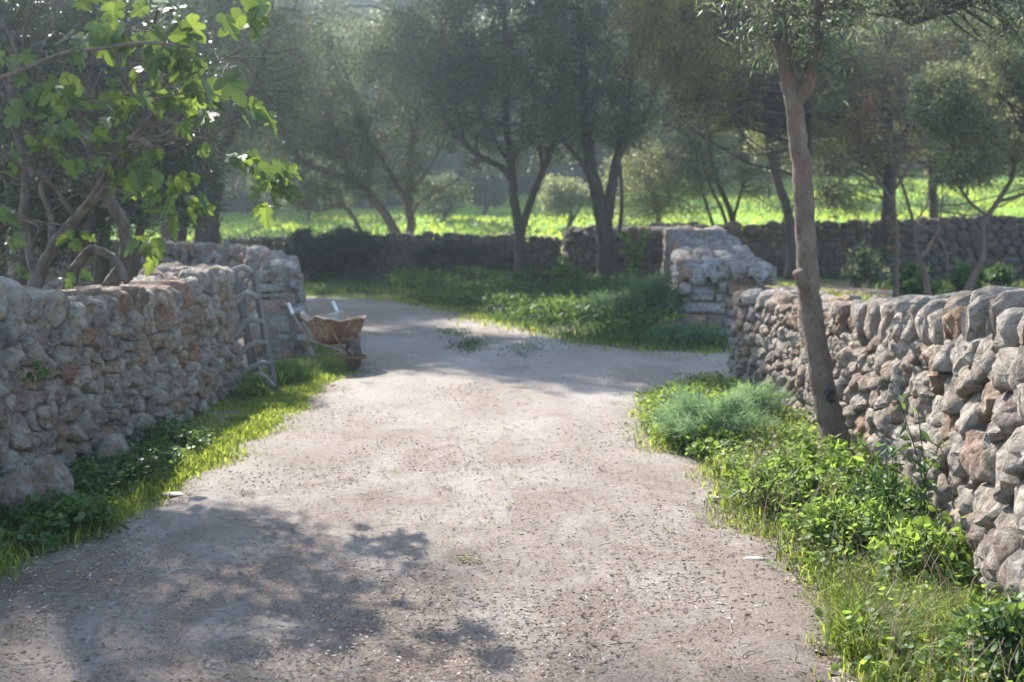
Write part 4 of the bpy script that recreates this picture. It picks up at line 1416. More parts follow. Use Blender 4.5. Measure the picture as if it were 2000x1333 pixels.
tree('olive_tree', 'thick-trunked old olive standing against the brown wall end behind the lane', 'tree',
     [([Wt(1187, 566, 29.0), Wt(1186, 500, 29), Wt(1178, 430, 29), Wt(1162, 360, 29), Wt(1150, 310, 29), Wt(1142, 200, 29), Wt(1135, 60, 29), Wt(1125, -80, 29)], .33, .1),
      ([Wt(1185, 440, 28.95), Wt(1195, 370, 28.95), Wt(1205, 310, 28.9), Wt(1225, 250, 28.8), Wt(1232, 150, 28.8), Wt(1240, 0, 28.6)], .2, .08),
      ([Wt(1160, 360, 29), Wt(1130, 310, 28.9), Wt(1100, 275, 28.8), Wt(1070, 200, 28.7)], .1, .04),
      ([Wt(1208, 470, 29.2), Wt(1214, 400, 29.2), Wt(1211, 320, 29.2), Wt(1205, 250, 29.2)], .08, .04),
      ([Wt(1205, 310, 28.9), Wt(1250, 240, 28.7), Wt(1285, 170, 28.5)], .08, .03)],
     [(Wt(1160, 80, 28.8), (2.0, 2.2, 1.5), 100, 230, .45), (Wt(1220, 190, 28.6), (.9, 1, .8), 30, 130, .4), (Wt(1110, 230, 28.7), (.8, .8, .6), 20, 120, .35), (Wt(1180, 270, 29.2), (1.2, .8, .5), 30, 80, .28), (Wt(1180, -160, 28), (2.8, 3, 1.5), 50, 240, .6)],
     L_OLIVE, BARK_DARK, LO, 13)
tree('young_olive_tree', 'small bushy pale olive behind the wall corner at the meadow edge', 'tree',
     [([Wt(1287, 452, 36.5), Wt(1284, 400, 36.5), Wt(1270, 350, 36.5), Wt(1260, 300, 36.5)], .13, .05), ([Wt(1286, 420, 36.5), Wt(1310, 370, 36.5), Wt(1320, 320, 36.5)], .07, .03)],
     [(Wt(1285, 350, 36.5), (1.5, 1.1, .95), 90, 130, .35)], L_SAGE, BARK, LO, 14)
tree('olive_tree', 'cluster of thin leaning stems rising behind the long right dark wall', 'tree',
     [([Wt(1440, 462, 36.6), Wt(1425, 410, 36.6), Wt(1400, 350, 36.6), Wt(1385, 280, 36.6), Wt(1380, 180, 36.6)], .14, .06),
      ([Wt(1425, 462, 36.7), Wt(1410, 410, 36.7), Wt(1385, 360, 36.7), Wt(1370, 300, 36.7)], .09, .04),
      ([Wt(1400, 462, 36.8), Wt(1380, 400, 36.8), Wt(1365, 340, 36.8), Wt(1362, 260, 36.8)], .08, .04),
      ([Wt(1432, 430, 36.6), Wt(1450, 360, 36.5), Wt(1448, 290, 36.5), Wt(1460, 200, 36.4)], .08, .04)],
     [(Wt(1400, 200, 36.6), (2.2, 1.6, 1.8), 110, 210, .45), (Wt(1410, 320, 36.6), (1.6, 1, .8), 40, 100, .35), (Wt(1330, 260, 36.8), (.9, .8, .7), 24, 120, .35)], L_OLIVE, BARK_DARK, LO, 15)
tree('olive_tree', 'olive with curved dark stem leaning left in front of the long right wall', 'tree',
     [([Wt(1548, 545, 31), Wt(1547, 480, 31), Wt(1540, 420, 31), Wt(1518, 350, 31), Wt(1502, 280, 30.9), Wt(1500, 210, 30.8), Wt(1480, 150, 30.6), Wt(1470, 40, 30.4)], .2, .09),
      ([Wt(1525, 460, 31), Wt(1530, 430, 31), Wt(1555, 400, 31), Wt(1620, 385, 30.8)], .05, .02),
      ([Wt(1500, 230, 30.8), Wt(1540, 180, 30.7), Wt(1560, 90, 30.5)], .09, .04)],
     [(Wt(1480, 80, 30.4), (1.6, 1.8, 1.3), 70, 220, .45), (Wt(1650, 390, 30.8), (.75, .6, .38), 30, 60, .28), (Wt(1560, 120, 30.4), (1.4, 1.2, 1.2), 50, 200, .45), (Wt(1545, 250, 31), (1.0, .8, .7), 28, 120, .35), (Wt(1620, 230, 31.4), (1.0, .9, 1.0), 44, 120, .3)], L_SAGE, BARK_DARK, LO, 16)
tree('feathery_tree', 'yellowish feathery foliage hanging down at top, left of the leaning tree', 'tree',
     [([(5.8, 22.6, 0), (5.72, 22.6, 2.2), (5.55, 22.4, 4.4), (4.7, 22, 6.2), (3.4, 21.6, 7.2)], .09, .05), ([(5.5, 22.4, 4.6), (4.2, 21.8, 5.6), (3.4, 21.4, 6.1), (2.9, 21.2, 6.0)], .05, .02), ([(4.7, 22, 6.2), (3.5, 21.6, 6.4), (2.7, 21.3, 6.0)], .05, .02)],
     [(Wt(1310, 30, 21.0), (.75, .9, .6), 70, 190, .22), (Wt(1370, 120, 21.0), (.7, .8, .65), 66, 190, .22), (Wt(1420, 60, 21.6), (.8, .8, .8), 50, 170, .28), (Wt(1420, 190, 21.6), (.5, .5, .45), 22, 150, .24), (Wt(1470, -150, 21.6), (2.2, 2, 1.2), 50, 190, .4)],
     L_YELLOW, BARK_DARK, (.09, .02), 17, .9)
tree('dark_trunk_tree', 'straight near-black trunk before the long right wall, ivy at its foot', 'tree',
     [([Wt(1722, 548, 31.2), Wt(1726, 480, 31.2), Wt(1735, 400, 31.2), Wt(1738, 300, 31.2), Wt(1730, 180, 31.1), Wt(1740, 0, 31), Wt(1735, -120, 31)], .26, .14),
      ([Wt(1736, 300, 31.2), Wt(1790, 230, 31), Wt(1850, 170, 30.8), Wt(1930, 120, 30.4)], .12, .05), ([Wt(1732, 260, 31.2), Wt(1690, 180, 31), Wt(1650, 60, 30.8)], .1, .05)],
     [(Wt(1690, 270, 31.5), (1.5, 1.2, .9), 70, 130, .28), (Wt(1800, 200, 31.4), (1.2, 1, 1.0), 60, 130, .28), (Wt(1740, 60, 31), (2.2, 2, 1.5), 120, 210, .42), (Wt(1880, 90, 30.6), (1.5, 1.3, .9), 56, 200, .45), (Wt(1640, 120, 31), (1.2, 1.2, 1.2), 50, 180, .45), (Wt(1722, 500, 31.1), (.32, .3, .4), 30, 60, .16)], L_SAGE, BARK_DARK, LO, 18)
tree('dark_trunk_tree', 'second dark trunk, thinner, behind the long wall at right', 'tree',
     [([Wt(1826, 520, 34.6), Wt(1824, 420, 34.6), Wt(1820, 340, 34.6), Wt(1815, 240, 34.6), Wt(1820, 60, 34.5)], .2, .12), ([Wt(1820, 330, 34.6), Wt(1870, 260, 34.4), Wt(1900, 160, 34.2)], .1, .05)],
     [(Wt(1830, 60, 34.5), (2.4, 2, 1.8), 110, 200, .5), (Wt(1930, 150, 34), (1.4, 1.2, 1.0), 60, 170, .4), (Wt(1850, 270, 34.5), (1.8, 1.2, .8), 60, 130, .3), (Wt(1960, 270, 34.5), (1.4, 1.2, .9), 44, 130, .3)], L_OLIVE, BARK_DARK, LO, 19)
# the orange-leaved sapling behind the right wall
tree('orange_leaved_sapling', 'thin pale sapling with scattered orange leaves behind the right wall', 'tree',
     [([Wt(1751, 608, 21.5), Wt(1750, 540, 21.5), Wt(1752, 470, 21.5), Wt(1746, 400, 21.5), Wt(1750, 340, 21.5), Wt(1760, 260, 21.5), Wt(1755, 150, 21.5)], .055, .018),
      ([Wt(1747, 400, 21.5), Wt(1715, 350, 21.4), Wt(1690, 300, 21.3), Wt(1660, 220, 21.2)], .032, .01), ([Wt(1749, 370, 21.5), Wt(1790, 300, 21.5), Wt(1830, 240, 21.5)], .03, .01),
      ([Wt(1750, 350, 21.5), Wt(1730, 280, 21.6), Wt(1720, 180, 21.6)], .025, .008), ([Wt(1752, 340, 21.5), Wt(1775, 260, 21.6), Wt(1790, 170, 21.6)], .025, .008)],
     [(Wt(1750, 230, 21.5), (.95, .7, 1.05), 60, 3, .22), (Wt(1740, 150, 21.5), (.8, .6, .7), 34, 4, .22), (Wt(1690, 230, 21.3), (.4, .4, .5), 20, 18, .14), (Wt(1822, 100, 21.5), (.35, .4, .3), 10, 8, .16), (Wt(1745, 440, 21.5), (.08, .08, .5), 10, 5, .06)],
     L_ORANGE, BARK_SMOOTH, (.075, .045), 20, .3, twig_r=.01)
tree('bare_sapling', 'bare forking sapling right of the orange-leaved one behind the right wall', 'tree',
     [([Wt(1816, 598, 22), Wt(1808, 540, 22), Wt(1790, 490, 22), Wt(1782, 430, 22), Wt(1765, 370, 22), Wt(1750, 320, 22)], .055, .02), ([Wt(1800, 505, 22), Wt(1822, 470, 22), Wt(1838, 420, 22), Wt(1842, 350, 22)], .035, .012),
      ([Wt(1786, 460, 22), Wt(1820, 450, 22), Wt(1850, 500, 22.2), Wt(1848, 560, 22.3)], .022, .01), ([Wt(1784, 440, 22), Wt(1810, 400, 22), Wt(1815, 360, 22)], .02, .008)],
     [(Wt(1790, 400, 22), (.6, .4, .6), 22, 4, .14)], L_SAGE, BARK_SMOOTH, (.06, .02), 21, .3, twig_r=.008)
tree('young_olive_tree', 'young olive with curved pale stem and silvery crown at far right', 'tree',
     [([Wt(1880, 590, 18.5), Wt(1900, 545, 18.5), Wt(1920, 500, 18.5), Wt(1921, 440, 18.5), Wt(1945, 400, 18.5), Wt(1975, 350, 18.4), Wt(1992, 270, 18.3), Wt(2010, 180, 18.2)], .06, .025),
      ([Wt(1925, 420, 18.5), Wt(1890, 390, 18.4), Wt(1860, 330, 18.3), Wt(1870, 240, 18.2)], .03, .012), ([Wt(1945, 395, 18.5), Wt(2000, 380, 18.4), Wt(2060, 360, 18.4)], .03, .015), ([Wt(1880, 370, 18.4), Wt(1840, 350, 18.4), Wt(1800, 380, 18.3)], .015, .006)],
     [(Wt(1930, 220, 18.3), (.95, .8, .9), 90, 60, .15), (Wt(1850, 200, 18.2), (.45, .5, .6), 40, 110, .2), (Wt(1960, 120, 18.3), (.7, .7, .5), 40, 120, .22), (Wt(1880, 330, 18.3), (.5, .5, .35), 26, 90, .18), (Wt(2050, 260, 18.3), (.6, .7, .9), 36, 120, .22)],
     L_SAGE, BARK_SMOOTH, (.09, .03), 22)
# overhanging dark branch, top right
tree('overhanging_tree', 'dark branch with small leaves hanging in at the top right corner', 'tree',
     [([(6.2, 11.5, 0), (6.1, 11.5, 2.2), (5.8, 11.6, 4.0), (5.0, 11.8, 4.7), (4.0, 12, 4.5)], .16, .05), ([(5.4, 11.7, 4.5), (4.8, 12, 4.0), (4.1, 12.1, 3.7)], .05, .02)],
     [(Wt(1900, 10, 12), (1.0, .8, .25), 44, 90, .2), (Wt(1720, 0, 12.2), (.7, .6, .24), 30, 90, .2), (Wt(1980, 60, 12), (.4, .5, .25), 14, 90, .18), (Wt(1850, -120, 12), (1.5, 1.2, .5), 36, 90, .3)], L_OLIVE, BARK_DARK, (.05, .015), 23)
# trees behind the left wall
tree('dark_trunk_tree', 'dark leaning trunk rising behind the pale enclosure wall, left of the meadow', 'tree',
     [([Wt(404, 490, 25.5), Wt(408, 430, 25.5), Wt(415, 370, 25.5), Wt(405, 320, 25.4), Wt(385, 260, 25.3), Wt(370, 150, 25.2), Wt(380, 0, 25)], .24, .1), ([Wt(410, 340, 25.4), Wt(450, 260, 25.3), Wt(500, 160, 25.2), Wt(540, 40, 25)], .12, .05)],
     [(Wt(470, 90, 25), (1.9, 1.9, 1.6), 100, 200, .45), (Wt(380, 250, 25.3), (1.4, 1.2, 1.1), 60, 180, .4), (Wt(520, 190, 25.3), (1.0, 1, .9), 40, 150, .4), (Wt(330, 80, 25), (1.8, 1.6, 1.4), 60, 200, .5)], L_OLIVE, BARK_DARK, (.08, .022), 24)
tree('dense_shrub_tree', 'dense dark tangle of twigs and small leaves behind the fig tree', 'tree',
     [([(-7.0, 15.5, 0), (-6.9, 15.5, 1.6), (-6.4, 15.4, 2.8), (-5.9, 15.2, 4.2)], .14, .06), ([(-6.6, 15.3, 0), (-6.2, 15.2, 1.5), (-5.6, 15, 3.0), (-5.2, 15, 4.4)], .1, .04), ([(-5.9, 15.4, 0), (-5.6, 15.3, 1.4), (-5.0, 15.2, 2.6), (-4.7, 15.2, 3.8)], .09, .04), ([(-5.2, 15.8, 0), (-5.0, 15.8, 1.5), (-4.6, 15.8, 3.0)], .09, .03)],
     [(Wt(100, 250, 15.3), (1.4, .9, 1.6), 140, 130, .28), (Wt(260, 150, 15.4), (1.0, .9, 1.2), 100, 130, .28), (Wt(330, 330, 15.6), (.6, .7, .9), 60, 90, .24), (Wt(60, 60, 15), (1.4, 1, 1), 80, 130, .3), (Wt(60, 430, 15.5), (1.0, .7, .6), 50, 90, .25)], L_DARK, BARK_DARK, (.09, .035), 25, twig_r=.014)
tree('dense_shrub_tree', 'shaded evergreen filling the gap between the fig trunk and enclosure wall', 'tree',
     [([(-8.8, 20, 0), (-8.7, 20, 1.8), (-8.2, 20, 3.8), (-7.6, 20, 5.6)], .18, .08), ([(-7.2, 20.6, 0), (-7.1, 20.6, 1.8), (-6.7, 20.5, 4.2)], .14, .06)],
     [(Wt(100, 330, 20.3), (2.2, 1.2, 1.8), 110, 160, .4), (Wt(250, 300, 20.6), (1.2, 1, 1.6), 60, 150, .38), (Wt(200, 40, 20.2), (2.6, 1.4, 1.2), 60, 160, .45)], L_DARK, BARK_DARK, (.08, .028), 26, twig_r=.014)
# large olive left of the lane whose crown spreads above the frame
tree('olive_tree', 'tall olive beyond the pale pier wall whose crown spreads high above the lane', 'tree',
     [([(-7.4, 25.5, 0), (-7.2, 25.4, 2.4), (-6.6, 25, 5.0), (-5.5, 24, 7.0)], .3, .14), ([(-6.8, 25.1, 4.6), (-4.8, 23.4, 6.8), (-3.0, 22.4, 8.0), (-1.2, 21.6, 8.6)], .16, .06), ([(-5.0, 23.4, 6.8), (-3.6, 20.6, 7.6), (-2.6, 19.4, 8)], .1, .05)],
     [((-2.4, 22.8, 8.4), (2.4, 2.8, .9), 150, 110, .55), ((-5.4, 23.6, 7.8), (2.2, 2.6, 1.2), 90, 100, .55), ((.8, 22.6, 8.8), (2.2, 2.6, .8), 100, 110, .5)], L_OLIVE, BARK_DARK, (.22, .1), 27)
tree('olive_tree', 'tall olive beyond the central wall, its high crown out of view', 'tree',
     [([(-8.95, 34.5, 0), (-8.8, 34.3, 4), (-7.4, 33.4, 7.5), (-5, 32.6, 9.4)], .26, .1), ([(-7.7, 33.8, 6.5), (-8.4, 32.5, 8.6), (-8.6, 32, 9.4)], .12, .05)],
     [((-7.6, 32.6, 9.6), (2.8, 2.4, .7), 150, 110, .6), ((-2.6, 32.4, 9.8), (2.8, 2.4, .7), 110, 110, .6)], L_OLIVE, BARK_DARK, (.22, .1), 50)
tree('olive_tree', 'broad olive over the lane fork with its crown above the view', 'tree',
     [([(6.9, 27.5, 0), (6.82, 27.4, 2.8), (6.6, 27.2, 4.6), (5.2, 26.4, 6.6), (2.8, 25.4, 7.9)], .16, .1), ([(5.4, 26.5, 6.4), (2.6, 24.6, 7.2), (.8, 24, 8.6)], .12, .05)],
     [((1.6, 25.6, 8.8), (2.8, 2.6, .9), 120, 110, .55), ((3.8, 26.6, 8.4), (2.4, 2.4, 1.0), 90, 110, .55)], L_OLIVE, BARK_DARK, (.22, .1), 28)

# bushy wild olives standing in the meadow
for i, (px, Y, h, m, l) in enumerate(((600, 52, 3.4, L_OLIVE, 'wide grey-green bush in the meadow behind the leftmost sprawling olive limb'), (865, 50, 2.2, L_OLIVE, 'pale bush in the meadow between the sprawling olive and the forked olive'),
                                 (945, 56, 2.6, L_DARK, 'dark bush in the meadow just left of the forked olive trunk'), (1110, 47, 2.4, L_SAGE, 'pale silvery bush in the meadow between the two big olive trunks'),
                                 (1500, 60, 4.2, L_OLIVE, 'dusky bush at the meadow edge left of the leaning tree'), (1640, 70, 5.2, L_DARK, 'dark wide bush at the meadow edge right of the leaning tree'), (1930, 66, 5.0, L_OLIVE, 'grey-green bush at the meadow edge behind the young olive'))):
    x = (px - 1000) * Y / F; z = terrain_z(x, Y)
    tree('wild_olive_bush', l, 'bush', [([(x, Y, z - .1), (x + .1, Y, z + h * .3), (x - .2, Y, z + h * .6)], .1, .04), ([(x, Y, z), (x + .5, Y, z + h * .4), (x + .8, Y, z + h * .7)], .06, .03)],
         [((x, Y, z + h * .52), (h * .5, h * .4, h * .36), 70, 90, .32)], m, BARK_DARK, (.16, .055), 400 + i)

# ivy and shrub heaped on the central wall
tree('ivy_mound', 'dark ivy mound heaped over the left end of the central wall', 'shrub',
     [([(-5.6, 31.9, 0), (-5.3, 32, .7), (-4.8, 32.1, 1.2)], .05, .02), ([(-4.6, 31.9, 0), (-4.4, 32, .8), (-4.6, 32, 1.3)], .05, .02)],
     [((-5.6, 31.95, .85), (1.0, .45, .55), 80, 110, .16), ((-4.4, 31.95, .95), (.8, .45, .5), 60, 110, .16), ((-7.0, 32.1, .8), (1.0, .45, .42), 50, 100, .16)], IVY, BARK_DARK, (.06, .05), 30)
tree('ivy_mound', 'dark ivy trailing down the middle of the central wall', 'shrub',
     [([(-2.6, 31.9, 0), (-2.4, 32, .6), (-2.0, 32.1, 1.0)], .03, .015)],
     [((-1.8, 31.95, .8), (1.0, .2, .4), 30, 70, .12), ((-.2, 31.9, .4), (1.0, .25, .3), 22, 70, .12)], IVY, BARK_DARK, (.06, .05), 31)

# the trees beyond the meadow
RB = np.random.default_rng(77)
kinds = [('spreading dark olive at the far meadow edge', L_DARK), ('grey-green olive at the far meadow edge', L_OLIVE), ('pale bushy olive at the far meadow edge', L_SAGE)]
protos = []
for k, (lab, m) in enumerate(kinds):
    o = tree('background_tree', lab, 'tree', [([(0, 0, -.3), (.1, 0, 1.5), (-.2, 0, 3.2), (.3, .2, 6)], .22, .1), ([(0, 0, 1.6), (1.1, .2, 3.2), (1.8, .3, 5)], .12, .05), ([(0, 0, 1.8), (-1.2, -.3, 3.4), (-2, -.2, 5.2)], .12, .05)],
             [((0, 0, 5.4), (3.4, 2.6, 2.6), 120, 110, .7), ((.3, 0, 2.9), (3.0, 2.0, 1.3), 50, 90, .6), ((0, 0, 1.1), (2.6, 1.6, .9), 40, 70, .6)], m, BARK_DARK, (.24, .09), 200 + k, group='trees beyond the meadow')
    protos.append(o)


def copy_tree(o, loc, rz, s, label):
    c = o.copy(); COL.objects.link(c)
    c.location = loc; c.rotation_euler = (0, 0, rz); c.scale = (s, s, s)
    c['label'] = label
    for ch in list(o.children):
        d = ch.copy(); COL.objects.link(d); d.parent = c
        d.matrix_parent_inverse = ch.matrix_parent_inverse
    return c


spots = []
for row, (yb, n, s0) in enumerate(((64.5, 16, .46), (71, 10, 1.15), (79, 10, 1.55), (93, 10, 2.1))):
    for i in range(n):
        u = (i + .5 + RB.uniform(-.3, .3)) / n
        px = -60 + 2160 * u
        Y = (yb + RB.uniform(-1.5, 1.5)) / (1 - .6 * (px - 1000) / F)
        spots.append((px, Y, s0 * RB.uniform(.8, 1.2), row))
rows = ['front', 'second', 'third', 'rearmost']
ORD = ['first', 'second', 'third', 'fourth', 'fifth', 'sixth', 'seventh', 'eighth', 'ninth', 'tenth', 'eleventh', 'twelfth', 'thirteenth', 'fourteenth', 'fifteenth', 'sixteenth']
spots.sort(key=lambda q: (q[3], q[0])); seen = {}
for i, (px, Y, s, row) in enumerate(spots):
    k = int(RB.integers(0, 3)) if row < 2 else int(RB.integers(0, 2))
    x = (px - 1000) * Y / F
    loc = (x, Y, terrain_z(x, Y))
    no = seen.get(row, 0); seen[row] = no + 1
    lab = ', %s from left in the %s rank' % (ORD[no], rows[row])
    if i < 3:
        k = i; o = protos[i]; o.location = loc; o.scale = (s, s, s); o.rotation_euler = (0, 0, RB.uniform(0, 6.28))
        o['label'] = kinds[k][0] + lab
    else:
        copy_tree(protos[k], loc, RB.uniform(0, 6.28), s, kinds[k][0] + lab)

# far-off wood on the rise
mb = MB()
for k in range(420):
    u_ = RB.uniform(-.6, .6); y = RB.uniform(92, 132) / (1 - .6 * u_); x = u_ * y
    z = terrain_z(x, y)
    n = 70
    C = np.array([x, y, z + RB.uniform(1.5, 9)]) + RB.normal(size=(n, 3)) * np.array([2.2, 1.5, 1.7])
    leaves(mb, C, .8, .38, RB, .1)
tag(mb.obj('woodland', L_DARK), 'dark woodland on the rise beyond the meadow', 'wood', kind='stuff')


# ------------------------------------------------------------------ the wooden gates
def arc_rail(a, b, rise, r0, r1, parent, mat=WOOD_PALE, label=None, side=0.0):
    mb = MB()
    a = np.array(a); b = np.array(b)
    t = np.linspace(0, 1, 12)[:, None]
    p = a * (1 - t) + b * t
    s = (1 - (2 * t[:, 0] - .75) ** 2 * .9)
    p[:, 2] += rise * np.clip(s, -.2, 1)
    p += RNG.normal(size=p.shape) * .0025
    tube(mb, p, np.linspace(r0, r1, 12), 8, .06)
    return mb.obj('rail', mat, parent)


def squared_post(a, b, w, d, parent, name='stile', mat=WOOD):
    mb = MB()
    a = np.array(a, dtype=float); b = np.array(b, dtype=float)
    n = 9
    t = np.linspace(0, 1, n)[:, None]
    p = a * (1 - t) + b * t
    p[1:-1] += RNG.normal(size=(n - 2, 3)) * .003
    tube(mb, p, np.linspace(w * 1.08, w * .88, n), 8, .09, flat=d / w)
    return mb.obj(name, mat, parent)


gate = empty('wooden_gate', (-2.62, 12.0, 0), 'rustic weathered gate of curved olive rails leaning at the end of the left wall', 'gate')
gl0, gl1 = np.array(Wt(499, 748, 12.3)), np.array(Wt(458, 528, 12.35)); gl0[2] = 0
gr0, gr1 = np.array(Wt(537, 762, 11.75)), np.array(Wt(492, 514, 11.85)); gr0[2] = 0
squared_post(gl0, gl1, .058, .04, gate)
squared_post(gr0, gr1, .048, .035, gate)
for (fa, fb, rise, r) in ((.84, .95, .13, .034), (.60, .76, .13, .034), (.40, .56, .11, .034), (.24, .39, .08, .03), (.08, .23, .07, .03), (-.04, .06, .16, .034)):
    arc_rail(gl0 * (1 - fa) + gl1 * fa + np.array([0, -.62, 0]), gr0 * (1 - fb) + gr1 * fb + np.array([.02, -.05, 0]), rise, r * .95, r * .8, gate)
mb = MB()
tube(mb, [gl0 * .88 + gl1 * .12 + np.array([.1, -.25, 0]), gl0 * .45 + gl1 * .55 + np.array([.1, -.25, 0]), gl0 * .1 + gl1 * .9 + np.array([.1, -.22, 0])], .022, 7, .1)
mb.obj('brace', WOOD, gate)

g2 = empty('wooden_gate', (-3.7, 13.6, 0), 'second rustic gate showing only its stile tops and curved rails behind the left wall', 'gate')
tops = [(333, 508, 350, 560, .045), (361, 495, 352, 560, .045), (404, 488, 392, 560, .05), (444, 470, 428, 560, .052)]
for (x1, y1, x0, y0, r) in tops:
    b = np.array(Wt(x1, y1, 13.6)); a = np.array(Wt(x0, y0, 13.6))
    d = (b - a) / (b[2] - a[2]); a = b - d * b[2]
    squared_post(a, b, r, r * .8, g2)
for (xa, ya, xb, yb, rise) in ((338, 545, 360, 520, .06), (362, 545, 402, 525, .05), (402, 525, 440, 505, .1), (350, 560, 440, 545, .05), (350, 600, 436, 590, .06), (350, 640, 436, 630, .06)):
    arc_rail(Wt(xa, ya, 13.6), Wt(xb, yb, 13.6), rise, .036, .03, g2)

# ------------------------------------------------------------------ the wheelbarrow
def rust_mat():
    m, nt, b = new_mat('rusty_painted_steel')
    pos = nt.nodes.new('ShaderNodeTexCoord').outputs['Object']
    n = noise_n(nt, 3.2, 6, .7, pos, .5)
    r = ramp(nt, [(.38, (.33, .31, .27)), (.46, (.27, .2, .13)), (.56, (.17, .075, .045)), (.78, (.11, .05, .032))])
    sep = nt.nodes.new('ShaderNodeSeparateXYZ'); nt.links.new(pos, sep.inputs[0])
    ma = nd(nt, 'ShaderNodeMath', operation='MULTIPLY_ADD'); nt.links.new(sep.outputs['X'], ma.inputs[0]); ma.inputs[1].default_value = .22
    nt.links.new(n.outputs[0], ma.inputs[2])
    nt.links.new(ma.outputs[0], r.inputs[0])
    n2 = noise_n(nt, 22, 5, .7, pos)
    r2 = ramp(nt, [(.35, (.6, .55, .5)), (.65, (1.2, 1.15, 1.1))]); nt.links.new(n2.outputs[0], r2.inputs[0])
    c = mixc(nt, r.outputs[0], r2.outputs[0], .9, 'MULTIPLY')
    nt.links.new(c, b.inputs['Base Color'])
    b.inputs['Roughness'].default_value = .7
    bump(nt, b, n2.outputs[0], .4, .006)
    return m


RUST = rust_mat()
STEEL = simple_mat('worn_tube_steel', [(.35, (.3, .29, .28)), (.6, (.2, .13, .09)), (.8, (.13, .06, .04))], 9, .5, .2, .003, metal=.4, spec=.5)
GRIP = simple_mat('pale_bare_handle', [(.3, (.5, .5, .5)), (.7, (.7, .7, .7))], 10, .4, .1, .002, spec=.5)
RUBBER = simple_mat('old_rubber', [(.3, (.045, .035, .03)), (.7, (.1, .07, .055))], 12, .9, .4, .004)
bar = empty('wheelbarrow', (-2.09, 13.77, 0), 'rusty old wheelbarrow standing at the lane edge by the squared block pier', 'wheelbarrow')
ang = math.atan2(-.87, .49)
bar.rotation_euler = (0, 0, ang)


def local(mb, name, mat, parent, smooth=True):
    o = bpy.data.objects.new(name, mb.mesh(name, mat, smooth))
    COL.objects.link(o); o.parent = parent
    return o


# tray: superellipse rings, outside then inside
K = 40
def tray_ring(z, cx, lx, ly, e=.62, wob=0.0, lip=0.0):
    V = []
    for k in range(K):
        a = 2 * math.pi * k / K
        ca, sa = math.cos(a), math.sin(a)
        x = cx + math.copysign(abs(ca) ** e, ca) * lx; y = math.copysign(abs(sa) ** e, sa) * ly
        zz = z + wob * (.05 * abs(math.sin(a * 2)) ** 1.5 + .018 * math.sin(a * 5 + 1.3) + .01 * math.sin(a * 9) - .03)
        V.append((x, y, zz))
    return V


rings = [tray_ring(.27, .02, .2, .15), tray_ring(.275, .02, .27, .2), tray_ring(.33, .02, .33, .235), tray_ring(.45, .01, .40, .275), tray_ring(.56, 0, .455, .305, wob=1), tray_ring(.575, 0, .475, .322, wob=1), tray_ring(.585, 0, .465, .312, wob=1),
         tray_ring(.55, 0, .44, .29, wob=.9), tray_ring(.45, .01, .385, .262), tray_ring(.335, .02, .315, .222), tray_ring(.29, .02, .25, .185), tray_ring(.285, .02, .18, .13)]
mb = MB()
V = np.concatenate([np.array(r) for r in rings]); n = len(rings)
idx = np.arange(n * K).reshape(n, K)
a = idx[:-1]; b = np.roll(idx, -1, 1)[:-1]; c = np.roll(idx, -1, 1)[1:]; d = idx[1:]
mb.add(V, [np.stack([a, b, c, d], -1).reshape(-1, 4), idx[0][None, ::-1], idx[-1][None, :]])
local(mb, 'tray', RUST, bar)
for s in (1, -1):
    mb = MB()
    tube(mb, catmull([(.64, s * .06, .19), (.45, s * .12, .235), (.2, s * .17, .262), (-.1, s * .23, .3), (-.34, s * .27, .42), (-.6, s * .285, .57)], 20), .016, 10)
    h = local(mb, 'handle', STEEL, bar)
    mb = MB()
    tube(mb, catmull([(-.59, s * .285, .563), (-.68, s * .285, .628), (-.76, s * .285, .685)], 8), .021, 10)
    local(mb, 'grip', GRIP, h)
    mb = MB()
    tube(mb, catmull([(.06, s * .19, .285), (-.03, s * .22, .14), (-.12, s * .24, .01), (-.16, s * .24, .0)], 12), .014, 8)
    tube(mb, catmull([(-.15, s * .24, .004), (-.19, s * .245, .15), (-.22, s * .25, .31)], 8), .012, 8)
    local(mb, 'leg', RUST, bar)
mb = MB()
tube(mb, [(-.1, -.23, .12), (-.1, .23, .12)], .01, 8)
local(mb, 'cross_bar', RUST, bar)
mb = MB()
for s in (1, -1):
    tube(mb, catmull([(.64, s * .06, .19), (.5, s * .12, .32), (.4, s * .15, .42)], 8), .012, 8)
tube(mb, catmull([(.5, -.14, .17), (.70, -.115, .17), (.81, -.08, .17), (.84, 0, .17), (.81, .08, .17), (.70, .115, .17), (.5, .14, .17)], 24), .013, 8)
local(mb, 'wheel_guard', RUST, bar)
wheel = empty('wheel', (0, 0, 0)); wheel.parent = bar; wheel.location = (.62, 0, .185)
mb = MB()
a1 = np.linspace(0, 2 * np.pi, 32, endpoint=False)
prof = [(math.cos(t) * .048, math.sin(t) * .043) for t in np.linspace(0, 2 * np.pi, 12, endpoint=False)]
V = [((.14 + q) * math.cos(t), p, (.14 + q) * math.sin(t)) for t in a1 for p, q in prof]
idx = np.arange(32 * 12).reshape(32, 12)
mb.add(V, np.stack([idx, np.roll(idx, -1, 1), np.roll(np.roll(idx, -1, 1), -1, 0), np.roll(idx, -1, 0)], -1).reshape(-1, 4))
local(mb, 'tyre', RUBBER, wheel)
mb = MB()
for y in (-.022, .022):
    V = [(0, y * 1.7, 0)] + [(.035 * math.cos(t), y * 1.7, .035 * math.sin(t)) for t in a1] + [(.06 * math.cos(t), y * .6, .06 * math.sin(t)) for t in a1] + [(.112 * math.cos(t), y * 1.1, .112 * math.sin(t)) for t in a1]
    i = np.arange(32)
    j = np.roll(i, -1)
    mb.add(V, [np.stack([i * 0, i + 1, j + 1], -1), np.stack([i + 1, j + 1, j + 33, i + 33], -1), np.stack([i + 33, j + 33, j + 65, i + 65], -1)])
